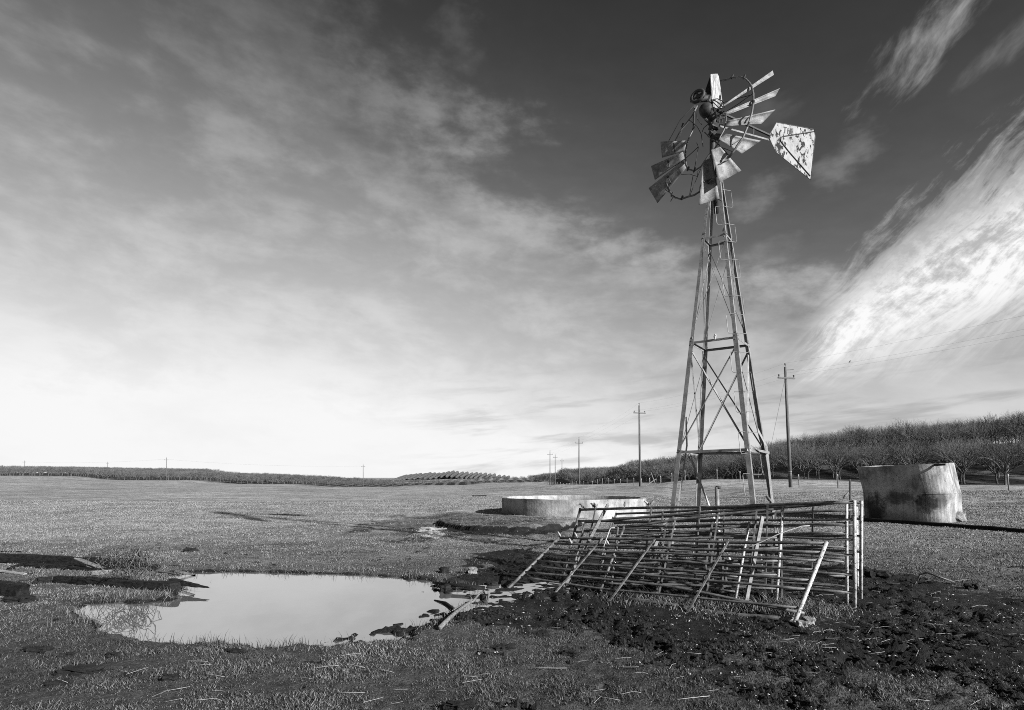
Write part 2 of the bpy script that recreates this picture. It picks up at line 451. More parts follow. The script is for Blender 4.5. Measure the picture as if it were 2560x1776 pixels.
# ground
def ground_mat():
    m, nt, b = mat_new('pasture_ground')
    t = nt.nodes.new('ShaderNodeTexCoord'); pos = t.outputs['Object']
    sxyz = nt.nodes.new('ShaderNodeSeparateXYZ'); nt.links.new(pos, sxyz.inputs[0])
    ox, oy, oz = (S(o_) for o_ in sxyz.outputs)
    mud = attr(nt, 'mud'); wet = attr(nt, 'wet'); orch = attr(nt, 'orchard')
    nb = fbm(pos, 0.05, 6, 0.6, 0.5); nm = fbm(pos, 0.6, 8, 0.62, 0.3); nf = fbm(pos, 9.0, 7, 0.68); ng = fbm(pos, 45.0, 4, 0.6)
    nrow = fbm(comb(ox * 0.10, oy * 0.55, 0.0), 1.0, 7, 0.66, 0.3)
    g = sstep(nm * 0.30 + nf * 0.40 + ng * 0.3, 0.36, 0.64)
    grass = mixv(S.m('ADD', 0.014, 0.0), S.m('ADD', 0.125, 0.0), g)
    grass = grass * (0.55 + 0.85 * sstep(nb * 0.4 + nrow * 0.6, 0.32, 0.68))
    grass = grass * (0.40 + 1.60 * sstep(oy, 5.0, 26.0))     # near turf darkened, far turf paled: lens vignette and backlight put into the colour
    fleck = sstep(fbm(pos, 1.6, 5, 0.62), 0.54, 0.64) * sstep(oy, 10.0, 22.0)      # darker rushes and dung dotted over the sward
    grass = grass * (1.08 - 0.55 * fleck)
    dirt = mixv(S.m('ADD', 0.0025, 0.0), S.m('ADD', 0.015, 0.0), sstep(nf * 0.6 + nm * 0.4, 0.4, 0.68))
    k = sstep(mud + (nf - 0.5) * 0.9 + (nm - 0.5) * 0.6, 0.36, 0.62)
    val = mixv(grass, dirt, k)
    # orchard floor: dark soil, with tree shade and sunlit strips put into the colour
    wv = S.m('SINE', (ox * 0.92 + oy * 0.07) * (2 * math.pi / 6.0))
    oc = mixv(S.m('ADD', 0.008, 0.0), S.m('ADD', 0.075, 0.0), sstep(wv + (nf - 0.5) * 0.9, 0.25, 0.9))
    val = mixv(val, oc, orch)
    # bleached, silty pan
    silt = attr(nt, 'silt')
    val = mixv(val, S.m('ADD', 0.28, 0.0), sstep(silt + (nf - 0.5) * 1.3, 0.55, 0.7))
    setgrey(nt, b, val)
    rr = 0.92 - 0.42 * wet * sstep(nm, 0.4, 0.6)
    nt.links.new(rr.s, b.inputs['Roughness'])
    b.inputs['Specular IOR Level'].default_value = 0.14
    bump(nt, b, nf * 0.45 + ng * 0.40 + nm * 0.15, 1.0, 0.06)
    return m
M_GROUND = ground_mat()

def water_mat():
    m, nt, b = mat_new('still_muddy_water')
    b.inputs['Base Color'].default_value = (0.08, 0.08, 0.08, 1)
    b.inputs['Roughness'].default_value = 0.015
    b.inputs['IOR'].default_value = 7.0
    b.inputs['Specular IOR Level'].default_value = 0.5
    n = fbm(coords(nt, 'Object'), 2.2, 3, 0.5)
    bump(nt, b, n, 0.03, 0.02)
    return m
M_WATER = water_mat()

# ------------------------------------------------------------------ terrain
CTRL = [P(2512, 1226, 45), P(2091, 1221, 53), P(1550, 1213, 120), P(1370, 1217, 216), P(2540, 1213, 60), P(2009, 1199, 85),
        P(1700, 1207, 140), P(1500, 1205, 220), P(1370, 1204, 350), P(415, 1201, 295), P(908, 1218, 290), P(0, 1190, 280),
        P(640, 1211, 290), P(1100, 1214, 300), P(1290, 1207, 320)]
for px, py, D in ((450, 1170, 470), (200, 1168, 470), (0, 1170, 470), (650, 1182, 470), (800, 1190, 470), (900, 1197, 470), (2560, 1050, 120), (2400, 1063, 120), (2200, 1080, 125),
                  (2000, 1108, 140), (1850, 1126, 165), (1700, 1146, 200), (1500, 1167, 280), (1400, 1187, 380), (2700, 1040, 115), (-200, 1168, 470)):
    a = P(px, py, D); a.z -= 5.0; CTRL.append(a)
for px, py, D in ((1040, 1192, 700), (1100, 1184, 700), (1150, 1184, 700), (1200, 1186, 700), (1260, 1196, 700), (950, 1202, 700), (1330, 1203, 800)):
    a = P(px, py, D); a.z -= 3.0; CTRL.append(a)
for x, y, z in ((0, 3, 0), (8, 6, 0), (-8, 6, 0), (0, 12, 0), (12, 12, 0), (-12, 12, 0), (0, 22, 0), (14, 22, 0), (-14, 22, 0), (0, 32, 0), (22, 32, .2), (-22, 32, 0), (0, -20, 0), (30, -10, 0),
                (-30, -10, 0), (30, 20, .2), (-30, 20, 0), (-50, 60, 0), (-20, 60, -.1), (10, 55, .2), (0, 100, -.7), (-60, 120, -.4), (-45, 180, -2.2), (-15, 170, -2.0), (3, 170, -1.6), (-85, 190, -1.6), (-100, 160, -.6), (17, 160, -.6), (15, 262, -1.9), (20, 215, -1.0), (-120, 150, .6)):
    CTRL.append(Vector((x, y, z)))
_cx = np.array([c.x for c in CTRL]); _cy = np.array([c.y for c in CTRL]); _cz = np.array([c.z for c in CTRL])
_cs = np.maximum(np.hypot(_cx, _cy), 6.0)

POND = Gxy([(405, 1432), (440, 1427), (560, 1424), (700, 1427), (860, 1431), (1000, 1438), (1075, 1446), (1130, 1462), (1180, 1470), (1190, 1500), (1150, 1525), (1095, 1552), (1060, 1575),
            (1000, 1590), (880, 1600), (760, 1611), (640, 1614), (500, 1606), (400, 1604), (330, 1592), (250, 1572), (200, 1545), (185, 1520), (215, 1503), (300, 1500), (360, 1502), (430, 1490), (446, 1470), (420, 1448)])
PUDDLES = Gxy([(1120, 1462), (1160, 1452), (1240, 1450), (1300, 1446), (1420, 1450), (1430, 1470), (1330, 1475), (1300, 1500), (1280, 1520), (1215, 1525), (1150, 1528), (1130, 1500)])
MUD = Gxy([(1215, 1378), (1330, 1368), (1450, 1382), (1600, 1385), (1900, 1400), (2140, 1415), (2240, 1432), (2330, 1440), (2440, 1462), (2570, 1500), (2700, 1560), (2800, 1800), (1960, 1800), (1830, 1750),
           (1740, 1690), (1600, 1660), (1520, 1610), (1440, 1590), (1330, 1580), (1240, 1560), (1190, 1540), (1120, 1500), (1090, 1465), (1150, 1430), (1190, 1400)])
ISLE = [Gxy([(1700, 1610), (1850, 1590), (2000, 1615), (1990, 1670), (1830, 1690), (1720, 1670)]), Gxy([(1960, 1500), (2080, 1495), (2120, 1540), (2060, 1575), (1990, 1575)]),
        Gxy([(2000, 1690), (2300, 1660), (2560, 1690), (2600, 1800), (2050, 1800)]), Gxy([(1540, 1490), (1700, 1500), (1930, 1520), (1960, 1545), (1760, 1540), (1590, 1515)])]
WETPAD = Gxy([(870, 1312), (1000, 1288), (1150, 1283), (1260, 1290), (1430, 1302), (1460, 1322), (1450, 1350), (1200, 1352), (1000, 1362), (890, 1345)])
ARC = [(1092, 1312), (1110, 1320), (1145, 1327), (1200, 1331), (1280, 1333), (1340, 1332), (1400, 1325), (1452, 1312)]
PAD = Gxy(ARC + [(1700, 1290), (1700, 1228), (1180, 1236), (1060, 1262), (1065, 1295)])
SILT = Gxy([(1025, 1330), (1060, 1320), (1100, 1322), (1112, 1335), (1095, 1349), (1050, 1342)])
LIP = Gxy(ARC + [(a, b + 5) for a, b in ARC[::-1]])
ARCW = Gxy(ARC)
WATER_Z = -0.035

def far_height(x, y):
    x = np.asarray(x, float); y = np.asarray(y, float)
    num = np.zeros(x.shape); den = np.zeros(x.shape)
    for i in range(len(CTRL)):
        d2 = ((x - _cx[i]) ** 2 + (y - _cy[i]) ** 2) / _cs[i] ** 2
        w_ = 1.0 / (d2 + 0.0015) ** 3.0
        num += w_ * _cz[i]; den += w_
    h = num / den
    return h * smooth(np.hypot(x, y), 22, 60)

def masks(x, y):
    n1 = pfbm(x * 0.9, y * 0.9, 1, 4, 0.55); n2 = pfbm(x * 3.1, y * 3.1, 5, 4, 0.6)
    sd = sdpoly(x, y, MUD) + 0.55 * n1 + 0.22 * n2
    mud = smooth(sd, -0.25, 0.45)
    for i, I in enumerate(ISLE):
        mud = mud * (1 - (0.75, 0.85, 0.7, 0.6)[i] * smooth(sdpoly(x, y, I) + 0.5 * n1 + 0.25 * n2, -0.3, 0.45))
    pad = smooth(sdpoly(x, y, WETPAD) + 1.5 * n1, -0.8, 1.2) * 0.5
    lip = smooth(sdpoly(x, y, LIP), -0.16, 0.03)
    # scattered bare hoof-trodden spots
    dist = np.hypot(x, y)
    bare = smooth(pfbm(x * 1.6, y * 1.6, 21, 3, 0.6), 0.62, 0.95) * (1 - smooth(dist, 25, 60))
    spots = smooth(pfbm(x * 3.4, y * 3.4, 23, 3, 0.6) + 0.35 * n1, 0.78, 0.98) * (1 - smooth(dist, 14, 24))
    bare = np.maximum(bare, 1.6 * spots)
    mud = np.maximum(np.maximum(mud, pad), np.maximum(lip, 0.55 * bare))
    return mud

def height(x, y):
    x = np.asarray(x, float); y = np.asarray(y, float)
    dist = np.hypot(x, y)
    h = far_height(x, y)
    fade = 1 - smooth(dist, 18, 40)
    mud = masks(x, y)
    n_a = pfbm(x * 0.45, y * 0.45, 31, 3, 0.5); n_b = pfbm(x * 2.2, y * 2.2, 41, 4, 0.6); n_c = pfbm(x * 6.5, y * 6.5, 51, 3, 0.6)
    micro = 0.018 * n_a + 0.012 * n_b + 0.010 * n_c
    lump = mud * np.clip(0.75 + 1.1 * pfbm(x * 0.7, y * 0.7, 63, 2), 0.15, 1.8) * (0.030 * n_b + 0.036 * n_c - 0.02 * np.abs(pfbm(x * 4.2, y * 4.2, 61, 2)))
    h = h + (micro + lump) * fade + 0.03 * pfbm(x * 0.12, y * 0.12, 71, 2) * smooth(dist, 8, 20)
    # pond: a shallow basin, its edge frayed
    sp = sdpoly(x, y, POND)
    edge = 0.17 * pfbm(x * 2.5, y * 2.5, 81, 4, 0.65) + 0.16 * pfbm(x * 0.9, y * 0.9, 83, 2)
    edge = edge * (1 + 1.6 * smooth(x, -2.6, -1.4))
    bas = smooth(sp + edge, -0.22, 0.5)
    h = h * (1 - 0.8 * bas) - 0.13 * bas
    # ring round the pond stays above the water
    rim = smooth(sp + edge, -0.9, -0.15) * (1 - bas)
    h = np.where(sp < 0, h * (1 - 0.6 * rim) + 0.012 * rim, h)
    su = sdpoly(x, y, PUDDLES)
    pu = smooth(su, -0.25, 0.3)
    hp = WATER_Z - 0.006 + 0.030 * pfbm(x * 2.6, y * 3.6, 91, 4, 0.62)
    h = h * (1 - pu) + hp * pu
    # raised pad round the stock tank with a washed-out lip
    da = np.full(x.shape, 1e9)
    for (ax, ay), (bx, by) in zip(ARCW[:-1], ARCW[1:]):
        ex, ey = bx - ax, by - ay
        t = np.clip(((x - ax) * ex + (y - ay) * ey) / (ex * ex + ey * ey), 0, 1)
        da = np.minimum(da, np.hypot(x - ax - t * ex, y - ay - t * ey))
    wd_ = 0.10 + 1.6 * smooth(da, 0.3, 2.0)
    h = h + 0.15 * smooth((sdpoly(x, y, PAD) + 0.10 * pfbm(x * 1.3, y * 1.3, 101, 3) + 0.04) / wd_, 0, 1)
    return h

def hz(x, y): return float(height(np.array([x]), np.array([y]))[0])
def on(px, py):
    """ground point under a pixel of the photograph (one refinement for the terrain height)"""
    g = G(px, py)
    for _ in range(3): g = G(px, py, min(hz(g.x, g.y), 1.5))
    return Vector((g.x, g.y, hz(g.x, g.y)))

def orchard_front(y):
    return np.interp(y, [56, 60, 85, 140, 220, 350, 450], [52, 48.5, 39.5, 37, 30, 19, 10])
rows = [-40, -25, -14, -8, -4, -1, 0.8, 1.6, 2.2, 2.6]
d = 3.0
while d < 25: rows.append(d); d *= 1.0062
while d < 70: rows.append(d); d *= 1.014
while d < 4200: rows.append(d); d *= 1.045
rows = np.array(rows)
NC = 620
s_ = np.linspace(-1, 1, NC); tcol = np.sign(s_) * (0.62 * np.abs(s_) + 0.38 * np.abs(s_) ** 3)
W_ = 1.45 * np.maximum(rows, 2.5) + 7
GX = tcol[None, :] * W_[:, None]; GY = np.repeat(rows[:, None], NC, 1)
gx = GX.ravel(); gy = GY.ravel()
gz = height(gx, gy)
NR = len(rows)
GZZ = gz.reshape(NR, NC)
def gsamp(A, x, y):
    """read a value off the ground mesh"""
    x = np.asarray(x, float); y = np.asarray(y, float)
    r = np.clip(np.searchsorted(rows, y) - 1, 0, NR - 2); fy = np.clip((y - rows[r]) / (rows[r + 1] - rows[r]), 0, 1)
    t = np.clip(x / (W_[r] * (1 - fy) + W_[r + 1] * fy), -1, 1)
    c = np.interp(t, tcol, np.arange(NC)); ci = np.clip(c.astype(int), 0, NC - 2); fc = c - ci
    return (A[r, ci] * (1 - fc) + A[r, ci + 1] * fc) * (1 - fy) + (A[r + 1, ci] * (1 - fc) + A[r + 1, ci + 1] * fc) * fy
def height(x, y): return gsamp(GZZ, x, y)
me = bpy.data.meshes.new('ground')
me.vertices.add(NR * NC)
me.vertices.foreach_set('co', np.stack([gx, gy, gz], 1).ravel())
ii = (np.arange(NR - 1)[:, None] * NC + np.arange(NC - 1)[None, :]).ravel()
quads = np.stack([ii, ii + 1, ii + NC + 1, ii + NC], 1)
me.loops.add(quads.size); me.polygons.add(len(quads))
me.loops.foreach_set('vertex_index', quads.ravel())
me.polygons.foreach_set('loop_start', np.arange(len(quads)) * 4)
me.polygons.foreach_set('use_smooth', np.ones(len(quads), bool))
me.update(); me.validate()
def fattr(me, name, vals):
    a = me.attributes.new(name, 'FLOAT', 'POINT'); a.data.foreach_set('value', np.asarray(vals, np.float32))
gm = masks(gx, gy)
GMM = gm.reshape(NR, NC)
def masks(x, y): return gsamp(GMM, x, y)
fattr(me, 'mud', np.maximum(gm, smooth(sdpoly(gx, gy, POND), -0.2, 0.15)))
fattr(me, 'wet', np.maximum(smooth(sdpoly(gx, gy, MUD), -0.5, 0.3), smooth(sdpoly(gx, gy, POND), -0.5, 0)))
fattr(me, 'silt', smooth(sdpoly(gx, gy, SILT) + 0.5 * pfbm(gx * 1.1, gy * 1.1, 7, 3), -0.5, 0.5) * (gy > 5))
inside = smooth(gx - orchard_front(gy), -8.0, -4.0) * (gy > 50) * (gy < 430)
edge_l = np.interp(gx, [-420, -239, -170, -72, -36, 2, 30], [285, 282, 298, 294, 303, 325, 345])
inside = np.maximum(inside, (smooth(gy - edge_l, -3, 4) * (gx < 25) * (gy < 520)))  # left floor darkened too: the shaded trunk zone put into the colour
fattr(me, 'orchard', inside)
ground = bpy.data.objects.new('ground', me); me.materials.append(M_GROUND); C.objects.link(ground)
tagit(ground, kind='structure')

# ---- water
wp = MB()
xs = [p[0] for p in POND + PUDDLES]; ys = [p[1] for p in POND + PUDDLES]
x0, x1, y0, y1 = min(xs) - .5, max(xs) + .5, min(ys) - .5, max(ys) + .5
nx = 14
for i in range(nx):
    for j in range(nx):
        a = (x0 + (x1 - x0) * i / nx, x0 + (x1 - x0) * (i + 1) / nx); b = (y0 + (y1 - y0) * j / nx, y0 + (y1 - y0) * (j + 1) / nx)
        cx_, cy_ = (a[0] + a[1]) / 2, (b[0] + b[1]) / 2
        if max(sdpoly(np.array([cx_]), np.array([cy_]), POND)[0], sdpoly(np.array([cx_]), np.array([cy_]), PUDDLES)[0]) > -0.75:
            wp.add([(a[0], b[0], WATER_Z), (a[1], b[0], WATER_Z), (a[1], b[1], WATER_Z), (a[0], b[1], WATER_Z)], [(0, 1, 2, 3)])
pond = wp.build('pond_water', M_WATER)
tagit(pond, kind='structure')

# ---- grass, built blade by blade
def make_grass(name, x, y, hgt, wid, rnd, lean, label):
    n = len(x); z = height(x, y) - 0.004
    a = rng.random(n) * 2 * np.pi; ca_, sa_ = np.cos(a), np.sin(a)
    b = rng.random(n) * 2 * np.pi; lx = np.cos(b) * lean * hgt; ly = np.sin(b) * lean * hgt
    V = np.empty((n, 5, 3))
    for k, sgn in ((0, -1), (1, 1)):
        V[:, k] = np.stack([x + sgn * wid * ca_ / 2, y + sgn * wid * sa_ / 2, z], 1)
    for k, sgn in ((2, 0.8), (3, -0.8)):
        V[:, k] = np.stack([x + lx * 0.35 + sgn * wid * ca_ / 2, y + ly * 0.35 + sgn * wid * sa_ / 2, z + hgt * 0.6], 1)
    V[:, 4] = np.stack([x + lx, y + ly, z + hgt], 1)
    me = bpy.data.meshes.new(name)
    me.vertices.add(n * 5); me.vertices.foreach_set('co', V.ravel())
    o5 = np.arange(n)[:, None] * 5
    lo = np.concatenate([o5 + np.array([[0, 1, 2, 3]]), o5 + np.array([[3, 2, 4]])], 1).ravel()
    me.loops.add(n * 7); me.polygons.add(n * 2)
    me.loops.foreach_set('vertex_index', lo)
    st_ = np.stack([np.arange(n) * 7, np.arange(n) * 7 + 4], 1).ravel()
    me.polygons.foreach_set('loop_start', st_)
    me.update()
    fattr(me, 'rnd', np.repeat(rnd, 5))
    me.materials.append(M_GRASS)
    o = bpy.data.objects.new(name, me); C.objects.link(o)
    tagit(o, label, 'grass', kind='stuff')
    return o

def sample(n, d0, d1, power):
    # density falls with distance as D**-power per square metre
    u_ = rng.random(n); e = 2 - power
    D = (d0 ** e + u_ * (d1 ** e - d0 ** e)) ** (1 / e)
    x = (rng.random(n) * 2 - 1) * (0.93 * D + 1.8)
    return x, D
x, y = sample(900000, 3.6, 45, 1.75)
mud_ = masks(x, y); sp = sdpoly(x, y, POND) + 0.17 * pfbm(x * 2.5, y * 2.5, 81, 4, 0.65) + 0.16 * pfbm(x * 0.9, y * 0.9, 83, 2); su = sdpoly(x, y, PUDDLES)
cl = pfbm(x * 1.7, y * 1.7, 111, 3, 0.6); cl2 = pfbm(x * 0.35, y * 0.35, 121, 3, 0.6)
keep = rng.random(len(x)) < np.clip((1 - 1.02 * mud_) * (0.85 + 0.5 * cl + 0.2 * cl2), 0.06, 1) * np.where(mud_ > 0.9, 0.7, 1)
keep &= (sp < 0.06) & (su < -0.12)
keep &= ~((np.hypot(x - 2.72, y - 26.9) < 3.4))
keep &= ~((y > 19) & (sdpoly(x, y, WETPAD) > 0) & (rng.random(len(x)) < 0.8))
x, y, mud_, cl, cl2 = x[keep], y[keep], mud_[keep], cl[keep], cl2[keep]
D = np.hypot(x, y)
hg = (0.015 + 0.018 * rng.random(len(x)) ** 2) * (1 + 0.75 * np.clip(cl, -1, 1)) * (0.85 + 0.02 * D)
wd = (0.0032 + 0.002 * rng.random(len(x))) * (0.7 + 0.11 * D)
rn = np.clip(0.72 * rng.random(len(x)) + 0.06 + 0.20 * cl2 + 0.12 * cl - 0.18 * mud_ + 0.36 * smooth(D, 6, 24), 0, 1)  # blades paler with distance: the vignette falloff painted into their tone
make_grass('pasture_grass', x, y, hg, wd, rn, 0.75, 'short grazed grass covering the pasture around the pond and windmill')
# longer marsh grass fringing and standing in the water
x, y = sample(110000, 5.0, 15, 1.0)
sp = sdpoly(x, y, POND)
cl = pfbm(x * 2.0, y * 2.0, 131, 3, 0.6)
marsh = 1 - smooth(x, -5.8, -4.4)
pr = np.exp(-(sp / 0.18) ** 2) * np.clip(0.35 + 1.1 * cl, 0, 1) + marsh * np.exp(-((sp - 0.1) / 0.5) ** 2) * np.clip(-0.05 + 1.2 * cl, 0, 1) * .7
keep = (rng.random(len(x)) < pr * 0.8) & (sp > -0.8)
x, y = x[keep], y[keep]
hg = 0.06 + 0.09 * rng.random(len(x)) ** 1.5
wd = np.full(len(x), 0.0065)
make_grass('marsh_grass', x, y, hg, wd, np.clip(rng.random(len(x)) * 0.8, 0, 1), 0.45, 'longer thin grass standing along the edge of the pond')
# weeds growing up through the stack of panels
x, y = [], []
for px, py, n, sgm in ((1640, 1505, 500, .25), (1700, 1512, 600, .3), (1800, 1520, 700, .3), (1900, 1515, 900, .25), (1960, 1520, 1100, .22), (2030, 1530, 1300, .25), (1560, 1500, 300, .2)):
    g = G(px, py); x.append(g.x + rng.normal(0, sgm, n)); y.append(g.y + rng.normal(0, sgm * .6, n))
x = np.concatenate(x); y = np.concatenate(y)
make_grass('weeds_under_panels', x, y, 0.03 + 0.09 * rng.random(len(x)) ** 2, np.full(len(x), 0.0075), rng.random(len(x)), 0.8, 'low leafy weeds growing under the pile of pipe panels')
# dry weeds standing between the timbers on the left shore
x, y = [], []
for px, py, n, sgm in ((330, 1434, 420, .26), (250, 1446, 160, .4), (400, 1442, 260, .22), (300, 1492, 240, .35), (390, 1490, 200, .2), (60, 1428, 100, .5), (150, 1438, 120, .5)):
    g = G(px, py); x.append(g.x + rng.normal(0, sgm, n)); y.append(g.y + rng.normal(0, sgm * .35, n))
x = np.concatenate(x); y = np.concatenate(y)
make_grass('dry_weeds', x, y, 0.03 + 0.09 * rng.random(len(x)) ** 1.8, np.full(len(x), 0.0055), np.clip(0.35 + 0.65 * rng.random(len(x)), 0, 1), 0.8, 'pale dry weeds standing between the black timbers')

# ------------------------------------------------------------------ windmill
TX, TY, TH, R0, KK, LX = 4.3477, 12.5, 0.1782, 1.3172, 0.139, 0.0119
GZ = (2.26, 4.53, 6.81)
ZTOP = 8.55
ANG = [TH + math.pi, TH + math.pi / 2, TH, TH - math.pi / 2]          # A left-front, B left-back, C right-back, D right-front
def leg_at(i, z):
    r = R0 - KK * z
    return Vector((TX + LX * z + r * math.cos(ANG[i]), TY + r * math.sin(ANG[i]), z))
zb = hz(TX, TY)
mill = thing('windmill', (TX, TY, zb), 'wrecked farm windmill with broken wheel on a tall four-legged steel lattice tower', 'windmill')
for i in range(4):
    n1 = (leg_at((i + 1) % 4, 0) - leg_at(i, 0)).normalized(); n2 = (leg_at((i - 1) % 4, 0) - leg_at(i, 0)).normalized()
    b = MB()
    b.ell(leg_at(i, -0.15), leg_at(i, GZ[1] + .06), .088, .009, n1, n2)
    b.ell(leg_at(i, GZ[1] - .1) + (n1 + n2) * .010, leg_at(i, ZTOP) + (n1 + n2) * .010, (.072, .058), .008, n1, n2)
    for zz in (GZ[0], GZ[1] - .06, GZ[1] + .02, GZ[2]):                # bolt heads
        for nn, mm in ((n1, n2), (n2, n1)):
            b.tube([leg_at(i, zz) + nn * .045 - mm * .014, leg_at(i, zz) + nn * .045 + mm * .02], .012, 6)
    b.build('leg', M_GALV, mill)
for k, z in enumerate(GZ):
    for i in range(4):
        a, c = leg_at(i, z), leg_at((i + 1) % 4, z)
        inw = (Vector((TX + LX * z, TY, z)) - (a + c) / 2); inw.z = 0
        b = MB(); sag = Vector((0, 0, -.02 if k == 0 else 0))
        b.ell(a + inw.normalized() * .012, c + inw.normalized() * .012 + sag, (.055, .048, .042)[k], .006, (0, 0, -1), inw)
        b.build('girt', M_GALV, mill)
def brace(p, q_, w, name='brace', mat=M_GALV, bend=None):
    b = MB()
    if w < .02: b.tube([p, q_], w / 2, 5)
    elif bend is None:
        b.ell(p, q_, w, .005, (0, 0, -1), (Vector((TX, TY, p.z)) - p).normalized())
    else:
        for s0, s1 in zip((p, bend), (bend, q_)): b.ell(s0, s1, w, .005, (.5, .5, -.2), (Vector((TX, TY, p.z)) - p).normalized())
    b.build(name, mat, mill)
for i in range(4):
    j = (i + 1) % 4
    inw = (Vector((TX, TY, 0)) - (leg_at(i, 0) + leg_at(j, 0)) / 2).normalized()
    o1, o2 = inw * .02, inw * .05
    brace(leg_at(i, GZ[1] - .12) + o1, leg_at(j, GZ[0] - .05) + o1, .031)
    brace(leg_at(j, GZ[1] - .12) + o2, leg_at(i, GZ[0] - .05) + o2, .031)
    brace(leg_at(i, GZ[2] - .05) + o1, leg_at(j, GZ[1] + .06) + o1, .012, 'tie_rod')
    brace(leg_at(j, GZ[2] - .05) + o2, leg_at(i, GZ[1] + .06) + o2, .012, 'tie_rod')
    brace(leg_at(i, ZTOP - .1) + o1, leg_at(j, GZ[2] + .06) + o1, .010, 'tie_rod')
# the few lower braces still hanging on
brace(leg_at(0, GZ[0] - .05) + Vector((.25, .05, 0)), leg_at(3, .1) * .4 + leg_at(0, .1) * .6 + Vector((.55, 0, 0)), .034)
brace(leg_at(0, GZ[0] + .7) + Vector((.12, .12, 0)), leg_at(0, .05) + Vector((.13, .1, 0)), .034, bend=leg_at(0, GZ[0] + .1) + Vector((.22, .16, 0)))
brace(leg_at(2, GZ[0] + .5) + Vector((-.16, -.12, 0)), leg_at(2, .1) + Vector((-.12, -.1, 0)), .036, bend=leg_at(2, GZ[0] + .1) + Vector((-.02, -.14, 0)))
# twisted bright flat plate left of girt on the right-hand face
b = MB(); pp0, pp1 = leg_at(3, 2.33).lerp(leg_at(2, 2.30), .12), leg_at(2, 2.24) + Vector((.05, -.05, 0)); pm = pp0.lerp(pp1, .45) + Vector((0, 0, -.03)); dn = Vector((0, 0, -.045))
b.sheet([[pp0, pp0 + dn * .4], [pm, pm + dn], [pp1, pp1 + dn * 1.2]], .004)
b.build('bent_plate', M_BLADE, mill)
# climbing loops, alternating either side of the right-hand front leg
lv = [0.95 + .405 * k for k in range(18)]
n1 = (leg_at(0, 0) - leg_at(3, 0)).normalized(); n2 = (leg_at(2, 0) - leg_at(3, 0)).normalized()
for k in range(17):
    sgn = k % 2
    outv = (n1 if sgn else n2) * .21 if not sgn else n1 * .17
    outv = Vector((-.19, .03, 0)) if sgn else Vector((.20, .06, 0))
    p, q_ = leg_at(3, lv[k]) + Vector((0.03, .02, 0)), leg_at(3, lv[k + 1]) + Vector((0.03, .02, 0))
    if sgn: q_.z += .01; p.z -= .01
    b = MB(); b.tube([p, p + outv * .9, p + outv + Vector((0, 0, .04)), q_ + outv - Vector((0, 0, .04)), q_ + outv * .95, q_], .0065, 6)
    b.build('climbing_step', M_GALV, mill)

# ---- the wheel, knocked off its hub and hanging tilted round the mast
def Z1(a, b_): return (1580 + a / 3.99, 150 + b_ / 3.99)
WC = P(*Z1(745, 780), 12.35)
def camvec(r, u_, dd): return Vector((r, dd * _cp - u_ * _sp, dd * _sp + u_ * _cp))
e1 = camvec(.48, .88, 0); e2 = camvec(.88 * .42, -.48 * .42, -.907)
WN = e1.cross(e2).normalized()
if WN.y > 0: WN = -WN
def WP(a, b_, off=0.0):
    """point of the wheel's plane seen at crop position (a, b_), moved 'off' metres in depth"""
    px, py = Z1(a, b_); dd = ray(px, py); o = Vector((0, 0, EYE))
    t = (WC - o).dot(WN) / dd.dot(WN)
    p = o + dd * t
    Y = min(max(p.y, 10.9), 13.8) + off
    return P(px, py, Y)
def wire(name, pts, r, mat=M_RIM, par=None, n=6, off=0.0):
    b = MB(); b.tube([WP(a, c, off) for a, c in pts], r, n); return b.build(name, mat, par or mill, True)
rims = [([(880, 215), (940, 200), (1000, 180), (1080, 172), (1130, 190), (1170, 230), (1195, 270), (1210, 340), (1212, 430), (1195, 530), (1170, 620), (1150, 672), (1105, 780), (1060, 840), (1020, 905), (960, 980)], .022),
        ([(845, 1155), (800, 1195), (760, 1225), (680, 1270), (680, 1312), (620, 1350), (560, 1365), (490, 1390), (430, 1375), (400, 1350), (362, 1290), (340, 1220)], .020),
        ([(650, 460), (600, 560), (540, 640), (490, 700), (430, 810)], .021)]
for pts, r in rims: wire('outer_rim', pts, r)
for pts, r in (([(625, 460), (615, 560), (612, 690), (560, 800), (540, 870), (530, 960), (540, 1050), (570, 1095), (620, 1108), (690, 1065), (760, 960), (800, 915)], .018),
               ([(942, 545), (935, 620), (918, 700), (880, 770), (850, 850), (800, 915)], .016)):
    wire('inner_rim', pts, r)
for a, c in ((1000, 178), (1120, 180), (612, 692), (1210, 440), (1160, 655), (560, 1095), (625, 1105), (500, 1385), (400, 1350), (505, 660), (960, 975), (690, 1268)):
    b = MB(); p = WP(a, c); b.tube([p + Vector((-.02, 0, -.03)), p + Vector((.01, -.02, .055))], [.02, .024], 6); b.build('rim_lug', M_DARKIRON, mill)
for pts, r in (([(620, 455), (480, 600), (345, 850)], .008), ([(640, 500), (650, 590), (695, 645)], .008), ([(570, 600), (650, 665), (690, 740), (708, 865)], .008),
               ([(645, 828), (662, 870), (640, 1000), (600, 1200), (575, 1345)], .007), ([(660, 870), (540, 980), (430, 1060)], .008), ([(490, 1145), (575, 1140), (655, 1165)], .006),
               ([(690, 1080), (650, 1120), (655, 1165)], .006), ([(690, 1080), (630, 1220), (580, 1350)], .006), ([(755, 645), (715, 680), (700, 720)], .008), ([(725, 725), (790, 785), (870, 850), (960, 950)], .011),
               ([(930, 420), (1060, 385), (1195, 350)], .007), ([(1195, 345), (1060, 440), (935, 520)], .007), ([(885, 870), (1000, 915)], .007), ([(335, 1295), (380, 1330), (412, 1365), (385, 1412)], .008),
               ([(500, 660), (490, 720), (478, 775)], .007), ([(860, 1390), (900, 1412)], .008)):
    wire('broken_spoke', pts, r, M_DARKIRON)
